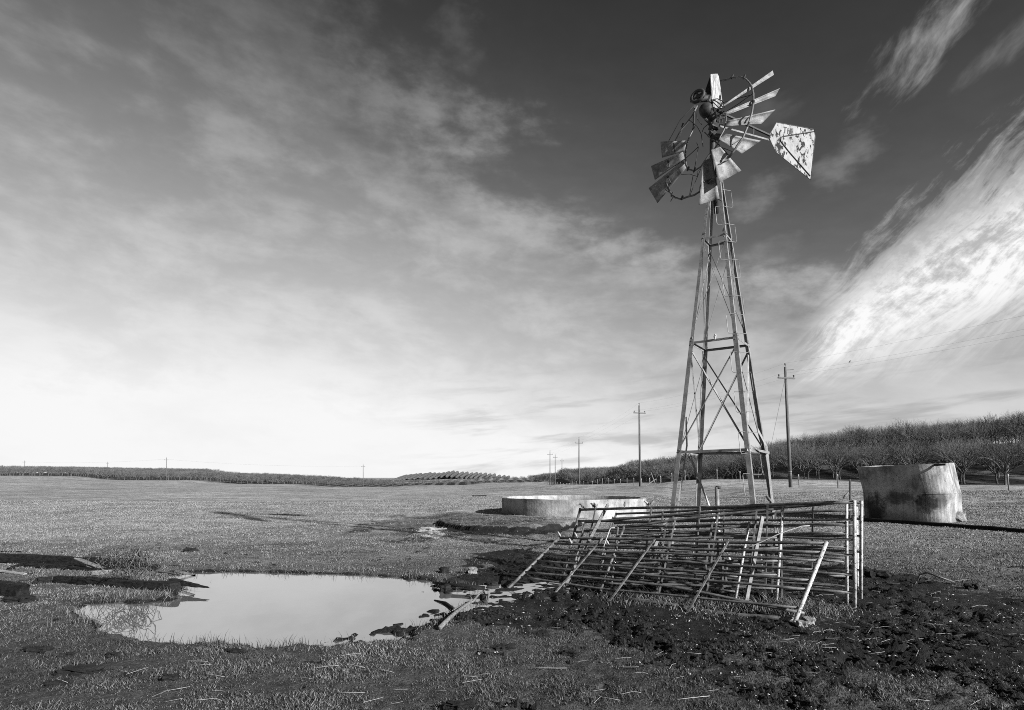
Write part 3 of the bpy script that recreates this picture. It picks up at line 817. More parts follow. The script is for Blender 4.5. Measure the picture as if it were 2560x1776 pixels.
# blades: corner positions (root left, root right, tip right, tip left), depth shifts for the left and right edges, camber
BL = [((910, 452), (922, 461), (1415, 150), (1404, 106), -.10, .10, .02), ((925, 525), (960, 545), (1430, 362), (1475, 282), -.12, .14, .05), ((940, 612), (945, 662), (1292, 636), (1430, 495), .10, -.12, .06),
      ((862, 792), (938, 738), (1285, 808), (1095, 937), -.14, .16, .07), ((790, 900), (880, 868), (1090, 1106), (870, 1226), -.15, .18, .07), ((712, 1010), (800, 972), (872, 1385), (665, 1448), -.15, .16, .07),
      ((512, 1005), (540, 1082), (255, 1430), (165, 1280), .12, -.12, .05), ((508, 918), (528, 990), (228, 1200), (190, 1060), .12, -.12, .05), ((532, 806), (548, 905), (300, 978), (284, 817), .10, -.10, .05)]
SLOPE = [(.40, .25), (.30, .25), (.10, .05), (.20, .0), (.22, -.05), (.16, -.10), (-.62, -.30), (-.62, -.28), (-.56, -.24)]   # how each blade is turned: depth per metre right, per metre up
for k, (rl, rr_, tr, tl, dl, dr, cam_) in enumerate(BL):
    grid = []
    mx, my = sum(p[0] for p in (rl, rr_, tr, tl)) / 4, sum(p[1] for p in (rl, rr_, tr, tl)) / 4
    mid_ = WP(mx, my); mid_.y = min(max(mid_.y, 11.5), 13.3)
    def on_blade(a, c, extra):
        px, py = Z1(a, c); dd = ray(px, py); nn = Vector((SLOPE[k][0], -1, SLOPE[k][1])); o = Vector((0, 0, EYE)); m0 = P(*Z1(mx, my), mid_.y)
        t = (m0 - o).dot(nn) / dd.dot(nn)
        return o + dd * (t + extra)
    for i in range(7):
        t = i / 6; row = []
        for j in range(7):
            s = j / 6
            a = (rl[0] * (1 - t) + tl[0] * t) * (1 - s) + (rr_[0] * (1 - t) + tr[0] * t) * s
            c = (rl[1] * (1 - t) + tl[1] * t) * (1 - s) + (rr_[1] * (1 - t) + tr[1] * t) * s
            row.append(on_blade(a, c, -cam_ * (1.2 if k < 6 else .5) * (2 * s - 1) ** 2 * (0.5 + .6 * t) + .012 * math.sin(3 * t + k)))
        grid.append(row)
    b = MB(); b.sheet(grid, .005); bo = b.build('blade', M_BLADE, mill, True)
    b = MB(); mid = grid[3]
    b.bar(mid[1] + Vector((0, -.02, 0)), mid[5] + Vector((0, -.02, 0)), .022, .016); b.build('blade_bracket', M_DARKIRON, bo)

# ---- head: gear case, hub ring, timber post, tail
def H1(a, c, Y=12.45): return P(*Z1(a, c), Y)
b = MB(); b.tube([leg_at(0, 7.4) * .25 + leg_at(1, 7.4) * .25 + leg_at(2, 7.4) * .25 + leg_at(3, 7.4) * .25, H1(800, 950), H1(806, 800), H1(815, 640), H1(800, 560)], [.05, .055, .065, .075, .09], 10)
b.build('mast_pipe', M_DARKIRON, mill, True)
for a, c, r in ((815, 690, .10), (835, 800, .10), (800, 760, .075), (860, 780, .06)):
    b = MB(); p = H1(a, c, 12.40); b.tube([p + Vector((-r, 0, -.03)), p + Vector((-r * .6, -.04, .05)), p + Vector((r * .6, -.03, .04)), p + Vector((r, 0, -.02))], [.03, r * .8, r * .7, .03], 8); b.build('mast_clamp', M_DARKIRON, mill)
gc = MB(); c0 = H1(745, 512, 12.40)
prof = [(-.17, .04), (-.15, .11), (-.10, .145), (0, .155), (.07, .145), (.12, .11), (.17, .08), (.27, .055)]
axd = Vector((.55, .80, -.05)).normalized()
gc.tube([c0 + axd * a for a, r in prof], [r for a, r in prof], 16)
gcase = gc.build('gear_case', M_DARKIRON, mill, True)
b = MB(); b.tube([H1(790, 545, 12.42), H1(800, 610, 12.44)], [.13, .07], 10); b.build('gear_case_neck', M_DARKIRON, gcase, True)
hub = MB(); hc = H1(655, 362, 12.2)
ha = Vector((-.62, -.70, .15)).normalized(); hx = ha.cross(Vector((0, 0, 1))).normalized(); hy = ha.cross(hx)
hub.tube([hc + (hx * math.cos(t) + hy * math.sin(t)) * .135 for t in np.linspace(0, 2 * math.pi, 25)[:-1]] + [hc + hx * .135, hc + (hx * math.cos(.26) + hy * math.sin(.26)) * .135], .038, 8)
hub.build('hub_ring', M_DARKIRON, mill, True)
b = MB(); b.tube([hc, hc - ha * .12, H1(740, 385, 12.4), H1(790, 400, 12.5)], [.05, .06, .075, .09], 10); b.build('wheel_shaft', M_DARKIRON, mill, True)
for t in (0.4, 1.9, 3.4, 4.9, 2.6):
    b = MB(); e_ = hc + (hx * math.cos(t) + hy * math.sin(t)) * .135; b.tube([hc, e_, e_ + (e_ - hc) * .35], [.02, .018, .012], 6); b.build('hub_lug', M_DARKIRON, mill)
# timber post standing in the head
def taper(name, mat, pts_bot, pts_top, parent=mill):
    b = MB(); n = len(pts_bot); V = list(pts_bot) + [pts_bot[i] * .5 + pts_top[i] * .5 + Vector((random.uniform(-.006, .006), 0, 0)) for i in range(n)] + list(pts_top)
    F = [tuple(range(n - 1, -1, -1)), tuple(2 * n + i for i in range(n))]
    for l in range(2):
        for i in range(n): F.append((l * n + i, l * n + (i + 1) % n, (l + 1) * n + (i + 1) % n, (l + 1) * n + i))
    b.add(V, F); return b.build(name, mat, parent)
taper('timber_post', M_WOODPALE, [H1(800, 425, 12.36), H1(895, 420, 12.42), H1(900, 400, 12.6), H1(770, 410, 12.56)], [H1(784, 142, 12.38), H1(852, 138, 12.42), H1(866, 165, 12.56), H1(780, 160, 12.54)])
taper('timber_wedge', M_WOODDARK, [H1(715, 350, 12.50), H1(800, 345, 12.40), H1(800, 340, 12.56), H1(722, 345, 12.60)], [H1(776, 170, 12.50), H1(790, 168, 12.44), H1(790, 166, 12.54), H1(778, 168, 12.56)])
taper('timber_stub', M_WOODPALE, [H1(815, 482, 12.24), H1(905, 478, 12.26), H1(905, 470, 12.45), H1(812, 475, 12.45)], [H1(812, 398, 12.24), H1(905, 415, 12.26), H1(905, 410, 12.45), H1(812, 395, 12.45)])
for pts in ([(800, 400), (850, 388), (900, 410), (920, 430)], [(805, 470), (850, 490), (905, 480), (925, 470)], [(810, 395), (860, 430), (915, 480)]):
    b = MB(); b.tube([H1(a, c, 12.21) for a, c in pts], .010, 6); b.build('binding_wire', M_DARKIRON, mill)
for pts, r in (([(855, 560), (900, 545), (930, 560), (915, 580), (860, 590)], .02), ([(850, 610), (890, 570), (905, 640)], .012), ([(865, 640), (880, 560)], .012), ([(730, 590), (770, 630), (800, 650)], .03),
               ([(845, 500), (905, 540), (920, 520)], .03), ([(780, 370), (760, 420), (790, 450)], .05), ([(700, 350), (735, 350)], .055), ([(860, 640), (910, 640)], .014), ([(760, 640), (800, 700)], .012), ([(790, 640), (750, 600)], .012)):
    b = MB(); b.tube([H1(a, c, 12.36) for a, c in pts], r, 7); b.build('head_fitting', M_DARKIRON, mill)
def tl(a, c): return H1(a, c, 12.40 + (a - 850) * .00028)
b = MB(); b.ell(tl(862, 648), tl(1392, 796), .038, .006, (0, 0, -1), (0, 1, 0)); b.build('tail_boom', M_BLADE, mill)
b = MB(); b.bar(tl(940, 552), tl(1385, 758), .04, .035); b.build('tail_boom', M_DARKIRON, mill)
b = MB(); b.bar(tl(1215, 676), tl(1210, 742), .025, .02); b.build('tail_strut', M_DARKIRON, mill)
van = MB()
out_ = [(1440, 625), (1815, 695), (1826, 760), (1780, 1200), (1430, 920), (1372, 792), (1378, 735)]
va, vb, vc = tl(1440, 625), tl(1815, 695), tl(1780, 1200)
vn = (vb - va).cross(vc - va).normalized()
if vn.y > 0: vn = -vn
van.poly([tl(a, c) for a, c in out_], .006, vn)
vane = van.build('tail_vane', M_VANE, mill)
tagit(vane, 'peeling white tail vane with rust and the faded letters THE')
b = MB(); b.tube([tl(a, c) + vn * .012 for a, c in ((1812, 718), (1640, 746), (1500, 768), (1476, 780), (1482, 815), (1560, 915), (1775, 1162))], .011, 6); b.build('vane_rib', M_DARKIRON, vane, True)
b = MB(); b.tube([tl(a, c) + vn * .008 for a, c in out_ + out_[:1]], .007, 5); b.build('vane_edge', M_RIM, vane)
def stroke(pts):
    b = MB()
    for (a0, c0_), (a1, c1) in zip(pts[::2], pts[1::2]): b.bar(tl(a0, c0_) + vn * .009, tl(a1, c1) + vn * .009, .020, .003, vn)
    b.build('letter', M_LETTER, vane)
stroke([(1510, 672), (1542, 679), (1526, 678), (1521, 735)])
stroke([(1556, 682), (1549, 738), (1578, 686), (1573, 742), (1553, 708), (1576, 712)])
stroke([(1590, 689), (1584, 742), (1590, 690), (1606, 693), (1587, 714), (1602, 717), (1584, 741), (1600, 744)])

# ---- well casing inside the tower
wx = P(1795, 1300, 12.3); wz = hz(wx.x, wx.y)
well = thing('well_pipe', (wx.x, wx.y, wz), 'short upright steel well pipe standing under the windmill tower', 'pipe')
b = MB(); b.tube([Vector((wx.x, wx.y, wz - .1)), Vector((wx.x, wx.y, P(1795, 1218, 12.3).z))], .042, 14); b.build('casing', M_GALV, well, True)
b = MB(); t_ = P(1795, 1216, 12.3); b.tube([t_ - Vector((0, 0, .05)), t_], .050, 14); b.build('cap', M_DARKIRON, well, True)

# ------------------------------------------------------------------ round low stock tank
TCX, TCY, TR = 2.72, 26.9, 3.17
zt = hz(TCX, TCY) 
def ringmesh(R, r, z0_, z1_, n=96, jag=0.0, shear=None, sup=2.0, rot=0.0, cx_=0, cy_=0, zs=1):
    V = []; F = []
    def pt(a, rad):
        c, s = math.cos(a), math.sin(a)
        k = (abs(c) ** sup + abs(s) ** sup) ** (-1 / sup)
        x, y = rad * k * c, rad * k * s
        return x * math.cos(rot) - y * math.sin(rot), x * math.sin(rot) + y * math.cos(rot)
    L = []
    for i in range(n):
        a = 2 * math.pi * i / n
        j = jag * (math.sin(5 * a + 1) * .5 + math.sin(13 * a) * .3 + random.uniform(-.6, .6))
        xo, yo = pt(a, R); xi, yi = pt(a, r)
        def sh(x, y, z): return (x + (shear(z) if shear else 0), y, z)
        col = [sh(xo, yo, z0_ + (z1_ + j - z0_) * t) for t in np.linspace(0, 1, zs + 1)]
        col += [sh(xi, yi, z1_ + j * .7), sh(xi, yi, z0_)]
        L.append(col)
    K = len(L[0])
    for c in L: V += c
    for i in range(n):
        a = i * K; b_ = ((i + 1) % n) * K
        for k in range(K - 1): F.append((a + k, b_ + k, b_ + k + 1, a + k + 1))
    return V, F
tank = thing('round_stock_tank', (TCX, TCY, zt), 'low wide round concrete stock tank on a bare muddy pad', 'water tank')
V, F = ringmesh(TR, TR - .22, -.15, .66, 120, .015)
b = MB(); b.add([Vector(v_) + Vector((TCX, TCY, zt)) for v_ in V], F); b.build('wall', M_CONC_A, tank)
b = MB(); n = 64; b.add([Vector((TCX + (TR - .1) * math.cos(2 * math.pi * k / n), TCY + (TR - .1) * math.sin(2 * math.pi * k / n), zt + .06)) for k in range(n)], [tuple(range(n))]); b.build('tank_floor', M_CONC_A, tank)

# ------------------------------------------------------------------ tall tilted concrete tank on the right
BX, BY = P(2282, 1290, 24.6).x, 24.6
bz = hz(BX, BY) - .05
ht2 = P(2270, 1160, 23.0).z - bz
htank = ht2 * .5
tank2 = thing('tilted_concrete_tank', (BX, BY, bz), 'tall stained concrete tank whose upper half leans to the left', 'water tank')
rot2 = -math.atan2(BX, BY) - .26
def shear2(z): return 0.0 if z < htank else -(z - htank) * .17
for nm, z0_, z1_, sc in (('lower_wall', -.25, htank - .012, 1.0), ('upper_wall', htank + .012, ht2, 1.0)):
    V, F = ringmesh(1.52, 1.34, z0_, z1_, 96, .012 if nm == 'upper_wall' else 0.0, shear2, 4.2, rot2, zs=4)
    b = MB()
    V = [Vector((v_[0] + BX, v_[1] + BY, v_[2] + bz + (.045 * (v_[0]) if v_[2] > htank + .3 else 0))) for v_ in V]
    b.add(V, F); b.build(nm, M_CONC_B, tank2, True)
b = MB(); n = 72
V, F = ringmesh(1.535, 1.40, htank - .012, htank + .014, 96, 0.0, None, 4.2, rot2); b.add([Vector(v_) + Vector((BX, BY, bz)) for v_ in V], F); b.build('joint_ridge', M_CONC_B, tank2)
p = P(2340, 1163, 22.7); b = MB(); b.tube([p + Vector((.02, .35, .02)), p, p + Vector((.16, -.28, .015))], .04, 10); b.build('overflow_pipe', M_DARKIRON, tank2, True)
for o_ in tank2.children:
    for pl in o_.data.polygons: pl.use_smooth = False

def rock(name, c, size, mat, seed, n=2, rot=0.0, flat=1.0):
    """irregular lump: subdivided cube pushed about by noise"""
    import bmesh
    bm = bmesh.new(); bmesh.ops.create_cube(bm, size=1.0)
    bmesh.ops.subdivide_edges(bm, edges=bm.edges[:], cuts=n, use_grid_fill=True)
    rr = random.Random(seed); ph = [rr.uniform(0, 6.28) for _ in range(6)]
    for v_ in bm.verts:
        p = v_.co; q2 = p.normalized() * .62
        p = p.lerp(q2, .45)
        k = 1 + .16 * math.sin(7 * p.x + ph[0]) * math.sin(6 * p.y + ph[1]) + .12 * math.sin(9 * p.z + ph[2] + 3 * p.x) + rr.uniform(-.09, .09) + (0 if flat == 1.0 else flat * (math.sin(5 * math.atan2(p.y, p.x) + ph[3]) + .8 * math.sin(11 * math.atan2(p.y, p.x) + ph[4]) + rr.uniform(-.8, .8)))
        v_.co = Vector((p.x * size[0] * k, p.y * size[1] * k, p.z * size[2] * k))
    bmesh.ops.rotate(bm, verts=bm.verts, matrix=Matrix.Rotation(rot, 3, 'Z'))
    me = bpy.data.meshes.new(name); bm.to_mesh(me); bm.free(); me.materials.append(mat)
    o = bpy.data.objects.new(name, me); o.location = c; C.objects.link(o); return o
g = on(2385, 1304)
tagit(rock('concrete_block', (g.x, g.y, g.z + .14), (.72, .6, .40), M_STONE, 3, 3, .2), 'broken block of concrete against the foot of the tilted tank', 'rubble')
# ---- long dark pipe lying in the grass in front of that tank
pa, pb = on(2158, 1304), on(2640, 1337)
b = MB(); L_ = 14
b.tube([pa.lerp(pb, t / L_) + Vector((0, 0, hz(*(pa.lerp(pb, t / L_))[:2]) - pa.lerp(pb, t / L_).z + .055 + .008 * math.sin(t * 2))) for t in range(L_ + 1)], .085, 10)
tagit(b.build('ground_pipe', M_WOODDARK, None, True, pa), 'long dark pipe lying across the grass before the tilted tank', 'pipe')

# ------------------------------------------------------------------ pile of pipe corral panels
def lift(B, px, py, H=1.33, maxlean=1.25):
    """point H away from base point B that is seen at (px, py), leaning away from the viewer"""
    best = None
    for k in range(0, 300):
        Y = B.y + maxlean * k / 300
        p = P(px, py, Y)
        e = abs((p - B).length - H)
        if best is None or e < best[0]: best = (e, p)
    return best[1]
def panel(label, BLp, BRp, TLp, TRp, nrail=7, stiles=(0.33, 0.66), H=1.33, bends=None, skip=(), rl=.017, rs=.022, maxlean=1.25, foot=.06, seed=0, stl=None):
    rr = random.Random(seed)
    BLw, BRw = on(*BLp), on(*BRp)
    TLw, TRw = lift(BLw, *TLp, H, maxlean), lift(BRw, *TRp, H, maxlean)
    base = (BLw + BRw) / 2
    t = thing('pipe_panel', base, label, 'corral panel', 'pipe corral panels stacked in a pile')
    def at(s, h):
        return (BLw * (1 - s) + BRw * s) * (1 - h) + (TLw * (1 - s) + TRw * s) * h
    nrm = (BRw - BLw).cross(TLw - BLw).normalized()
    if nrm.y > 0: nrm = -nrm
    for k in range(nrail):
        if k in skip: continue
        h = 1 - (k / (nrail - 1)) * (1 - foot * 2.2)
        r = rl * (1.25 if k == 0 else rr.uniform(.85, 1.1)); ph_ = rr.uniform(0, 6.28); h += rr.uniform(-.012, .012)
        pts = []
        for i in range(13):
            s = i / 12
            p = at(s, h)
            wob = .022 * math.sin(math.pi * s) * (math.sin(5.2 * s + ph_) + .4 * math.sin(13 * s + 2 * ph_))
            dz = bends.get(k, lambda s: 0)(s) if bends else 0
            pts.append(p + Vector((0, 0, wob * .6 + dz)))
        b = MB(); b.tube(pts, r, 8); b.build('rail', M_RAIL, t, True)
    for s in (0.0, 1.0) + tuple(stiles):
        edge = s in (0.0, 1.0)
        off = nrm * (0 if edge else rl + .012)
        a, c = at(s, -.05), at(s, 1.02 if edge else .99)
        b = MB()
        if edge: b.tube([a, a.lerp(c, .5), c], rs, 10)
        else: b.bar(a + off, c + off, .022, .020, nrm)
        b.build('stile', M_STILE if s == 1.0 else M_STILEG, t, edge)
    return t
bend_low = {6: lambda s: -.16 * max(0, (s - .55) / .45) ** 1.2, 7: lambda s: -.03 * math.sin(s * 3)}
panel('front pipe panel leaning far back with bent bottom rails', (1272, 1477), (1983, 1566), (1397, 1346), (2065, 1360), 8, (.21, .43, .70), 1.36, bend_low, (), .0175, .024, 1.4, .09, 1)
panel('pipe panel with the tall white end post nearest the camera', (1425, 1458), (2118, 1516), (1462, 1308), (2116, 1258), 7, (.36, .60, .80), 1.33, {1: lambda s: -.08 * s, 4: lambda s: .06 * math.sin(3 * s)}, (), .017, .020, 1.0, .06, 2)
panel('pipe panel whose top rail carries the row of small birds', (1407, 1441), (2137, 1519), (1450, 1275), (2136, 1256), 6, (.08, .33, .52, .75), 1.34, {2: lambda s: .04 * math.sin(4 * s)}, (), .018, .024, 1.0, .06, 3)
panel('pipe panel pressed between two others, second white post from the right', (1490, 1440), (2144, 1498), (1532, 1296), (2142, 1273), 6, (.3, .55, .72), 1.3, {3: lambda s: -.07 * s * s}, (2,), .016, .019, 1.0, .06, 4)
panel('rearmost pipe panel with its white end post farthest right', (1500, 1428), (2153, 1499), (1540, 1286), (2154, 1257), 6, (.25, .5, .85), 1.33, None, (), .016, .021, 1.0, .06, 5)
panel('tilted pipe panel in the middle of the pile ending at a speckled post', (1500, 1480), (1941, 1502), (1560, 1318), (1957, 1272), 7, (.35, .62, .85), 1.3, {2: lambda s: .05 * math.sin(5 * s)}, (), .016, .021, 1.0, .06, 6)
panel('short low pipe panel behind the front one', (1528, 1464), (1837, 1507), (1545, 1316), (1873, 1308), 6, (.4, .75), 1.2, None, (), .015, .018, 1.0, .06, 7)
# loose pieces in the pile
def loose(name, pts, r, mat, label, cat, Y):
    b = MB(); w_ = [P(a, c, yy) for (a, c), yy in zip(pts, Y)]; b.tube(w_, r, 7)
    return tagit(b.build(name, mat, None, True, w_[0]), label, cat)
loose('bent_rod', [(1853, 1375), (1881, 1365), (1902, 1356), (1950, 1334), (2004, 1316), (2024, 1315)], .0065, M_POSTW, 'thin bent white rod caught in the pile of panels', 'rod', [8.1, 8.05, 8.0, 7.95, 7.9, 7.9])
loose('hooked_rod', [(1509, 1368), (1517, 1345), (1524, 1325), (1528, 1320), (1537, 1320)], .008, M_POSTW, 'short hooked white rod standing in the left end of the pile', 'rod', [9.6, 9.7, 9.8, 9.8, 9.8])
for i, (a, c, lab) in enumerate((((1452, 1390, 10.2), (1520, 1262, 11.0), 'weathered board standing up behind the left end of the panels'), ((1600, 1455, 9.8), (1665, 1300, 10.6), 'pale upright board inside the pile behind the front panel'),
                                 ((1866, 1500, 8.3), (1906, 1292, 8.8), 'bleached upright post in the middle of the pile'))):
    b = MB(); p0, p1 = P(*a), P(*c); g_ = hz(p0.x, p0.y)
    p0 = p1 + (p0 - p1) * ((p1.z - g_ + .04) / max(p1.z - p0.z, .1)); b.bar(p0, p1, .05, .03, (0.3, -1, .2)); tagit(b.build('board', M_STILEG if i else M_WOODMID, None, False, p0), lab, 'board')
b = MB(); pa, pb = on(2140, 1506), on(2210, 1518); b.bar(pa + Vector((0, 0, .03)), pb + Vector((0, 0, .03)), .10, .06); tagit(b.build('ground_board', M_WOODDARK, None, False, pa), 'dark board lying on the mud right of the white end posts', 'board')
b = MB(); pa, pb = on(1556, 1502), on(1990, 1556); b.tube([pa.lerp(pb, t / 8) + Vector((0, 0, .012 + .02 * math.sin(t))) for t in range(9)], .032, 8); tagit(b.build('fallen_pipe', M_RAIL, None, True, pa), 'dark pipe fallen on the ground before the front panel', 'pipe')
for i, (px, py, s) in enumerate(((2005, 1568, .11), (2022, 1560, .13))):
    g = on(px, py); tagit(rock('stone', (g.x, g.y, g.z + .03), (s, s * .8, s * .7), M_STONE, 20 + i), ('small round stone', 'larger flat stone')[i] + ' at the foot of the leaning panel', 'stone')

# ------------------------------------------------------------------ utility poles and wires
def pole(name, px, pyt, pyb, D, label, arm=True, lean=0.0, detail=False, pxb=None):
    bot = P(pxb or px, pyb, D); bot.z = hz(bot.x, bot.y) if D < 60 else float(far_height(np.array([bot.x]), np.array([bot.y]))[0])
    top = P(px, pyt, D)
    t = thing('utility_pole', bot, label, 'utility pole', 'wooden utility poles along the pasture')
    b = MB(); b.tube([bot - Vector((0, 0, .4)), bot.lerp(top, .5), top], [.17, .15, .11] if not arm == 'far' else [.17, .16, .13], 10); b.build('shaft', M_POLE, t, True)
    k = (top - bot).length / 11.0
    az_ = Vector((0.9, .25, 0)).normalized()
    c = top - Vector((0, 0, 1.05 * k))
    b = MB(); b.bar(c - az_ * .95 + Vector((0, -.15, 0)), c + az_ * .95 + Vector((0, -.15, 0)), .13, .14); arm_o = b.build('crossarm', M_POLE, t)
    tips = [c - az_ * .85 + Vector((0, -.15, .32)), c + az_ * .85 + Vector((0, -.15, .32)), top + Vector((0, 0, .36))]
    for q_ in tips:
        b = MB(); b.tube([q_ - Vector((0, 0, .3)), q_ - Vector((0, 0, .16)), q_ - Vector((0, 0, .08)), q_], [.03, .04, .09, .06], 8); b.build('insulator', M_INS, t, True)
    if detail:
        b = MB(); c2 = top - Vector((0, 0, .30)); b.tube([c2, c2 + Vector((.75, -.1, .03))], .03, 6); b.build('bracket_arm', M_POLE, t)
        for k_ in (0.10, .115, .13):
            p = bot.lerp(top, k_); b = MB(); b.tube([p, p + Vector((0, 0, .035))], .175, 12); b.build('marker_band', M_POSTW, t)
    return t, tips
PL = []
for a in ((1598, 1014, 1204, 87, 'second pole of the right-hand line, seen left of the windmill tower legs', True, 0, False, 1600), (1447.5, 1097, 1210, 146, 'third pole of the right-hand line, near the end of the orchard'),
          (1375, 1129, 1207, 211, 'distant pole left of the paired poles above the fence end'), (1388, 1137, 1207, 245, 'middle of the three distant poles above the fence end'), (1405, 1148, 1206, 300, 'faintest rightmost pole of the three distant ones')):
    PL.append(pole('p', *a))
p1 = pole('p', 1963, 918, 1208, 57, 'tall nearest utility pole right of the windmill with crossarm and insulators', True, 0, True, 1976)
# the next pole of that line stands beyond the right edge of the picture
nx_ = Vector((34.0, 26.0, hz(34.0, 26.0)))
PLEFT = []
for a in ((61, 1153, 1180, 420, 'leftmost small pole on the far left horizon'), (269, 1156, 1182, 440, 'second small pole from the left on the far horizon'), (416, 1145, 1201, 295, 'pale pole standing before the far left orchard'), (908, 1162, 1218, 290, 'single pole before the low middle of the far orchard')):
    PLEFT.append(pole('p', *a))
def catenary(a, c, sag, n=14):
    return [a.lerp(c, i / n) - Vector((0, 0, sag * 4 * (i / n) * (1 - i / n))) for i in range(n + 1)]
chain = [p1, PL[0], PL[1], PL[2], PL[3], PL[4]]
end0 = [Vector((nx_.x - .85, nx_.y - .3, nx_.z + 10.3)), Vector((nx_.x + .85, nx_.y + .1, nx_.z + 10.3)), Vector((nx_.x, nx_.y, nx_.z + 11.3))]
for k, nm in enumerate(('left conductor of the power line strung along the right-hand poles', 'right conductor of the power line strung along the right-hand poles', 'topmost conductor of the power line strung along the right-hand poles')):
    b = MB(); pts = catenary(end0[k], p1[1][k], .25)
    for i in range(len(chain) - 1): pts += catenary(chain[i][1][k], chain[i + 1][1][k], .5)[1:]
    b.tube(pts, .0034, 4); tagit(b.build('overhead_wire', M_CABLE, None, False, pts[0]), nm, 'wire')
for k in (0, 1):
    b = MB(); pts = catenary(PLEFT[0][1][k], PLEFT[2][1][k], 1.2) + catenary(PLEFT[2][1][k], PLEFT[3][1][k], 1.2)[1:]
    b.tube(pts, .006, 4); tagit(b.build('overhead_wire', M_CABLE, None, False, pts[0]), ('near', 'rear')[k] + ' faint wire strung between the far left poles', 'wire')
nb, nt_ = nx_, end0[2]
t = thing('utility_pole', nb, 'utility pole beyond the right edge carrying the three wires', 'utility pole', 'wooden utility poles along the pasture')
b = MB(); b.tube([nb - Vector((0, 0, .4)), nt_], [.17, .11], 10); b.build('shaft', M_POLE, t, True)
b = MB(); b.bar(end0[0] - Vector((0.1, 0, .2)), end0[1] + Vector((.1, 0, -.2)), .13, .14); b.build('crossarm', M_POLE, t)
# guy wire with its leaning anchor post
gy0 = p1[1][0] + Vector((.5, 0, -.7)); gp = P(1905, 1200, 58); gp.z = float(far_height(np.array([gp.x]), np.array([gp.y]))[0])
b = MB(); b.tube([gy0, gp], .012, 4); tagit(b.build('guy_wire', M_CABLE, None, False, gp), 'thin guy wire slanting down left from the tall pole', 'wire')

# ------------------------------------------------------------------ pasture fence
FL = [(41, 38), (37, 45), (28.6, 53), (25.5, 75), (22.8, 100), (21.6, 120), (18, 160), (13, 216), (7.5, 245)]
acc = []; 
for (x0_, y0_), (x1_, y1_) in zip(FL[:-1], FL[1:]):
    L_ = math.hypot(x1_ - x0_, y1_ - y0_); n = max(2, round(L_ / 5.2))
    for i in range(n): acc.append((x0_ + (x1_ - x0_) * i / n, y0_ + (y1_ - y0_) * i / n))
def fencepost(x, y, h, label, mat=M_POST, r=.045, white=True):
    z = hz(x, y)
    t = thing('fence_post', (x, y, z), label, 'fence post', 'posts of the pasture fence')
    lx, ly = random.uniform(-.04, .04), random.uniform(-.03, .03)
    b = MB(); b.tube([Vector((x, y, z - .2)), Vector((x + lx, y + ly, z + h))], r, 7); b.build('shaft', mat, t, True)
    if white:
        b = MB(); b.tube([Vector((x + lx * .8, y + ly * .8, z + h * .8)), Vector((x + lx, y + ly, z + h + .01))], r + .008, 7); b.build('painted_top', M_POSTW, t, True)
posts = []
for x, y in acc:
    if abs(x / y) > .9: continue
    h = random.uniform(1.15, 1.4); fencepost(x, y, h, 'slim fence post with a pale top in the line along the orchard'); posts.append((x, y, hz(x, y) + h))
for k, hh in enumerate((.25, .6)):
    b = MB(); b.tube([Vector((x, y, z - hh)) for x, y, z in posts], .009, 4); tagit(b.build('fence_wire', M_CABLE, None, False, posts[0]), ('upper', 'lower')[k] + ' strand of wire along the orchard fence', 'wire')
# dark steel post behind the panels, standing alone
p = P(2120, 1262, 17.0); zz = hz(p.x, p.y); q_ = P(2124, 1198, 17.0)
st = thing('steel_post', (p.x, p.y, zz), 'thin dark steel post behind the right end of the panels', 'post')
b = MB(); b.ell(Vector((p.x, p.y, zz - .2)), q_, .04, .008, (1, 0, 0), (0, 1, 0)); b.build('shaft', M_DARKIRON, st)
# fence corner brace far off, small field gate
for (a, c, D, lab) in (((1305, 1216), (1318, 1209), 240, 'slanting timber brace at the far fence corner'), ((1612, 1212), (1640, 1198), 70, 'slanting stay beside the fence left of the tower'), ((1640, 1212), (1627, 1181), 85, 'leaning stub post in front of the orchard left of the tower')):
    p0, p1_ = P(*a, D), P(*c, D); b = MB(); b.tube([p0 - Vector((0, 0, .2)), p1_], .06, 6); tagit(b.build('brace_post', M_POST, None, False, p0), lab, 'post')
gt = P(1325, 1214, 238); t = thing('field_gate', gt, 'small pale timber gate at the far end of the fence', 'gate')
for k in range(3):
    b = MB(); b.bar(gt + Vector((-2, 0, .35 + .4 * k)), gt + Vector((3, 0, .35 + .4 * k)), .08, .1); b.build('bar', M_POST, t)
for xx in (-2, .5, 3):
    b = MB(); b.bar(gt + Vector((xx, -.09, -.3)), gt + Vector((xx, -.09, 1.5)), .14, .1, (0, 1, 0)); b.build('upright', M_POST, t)

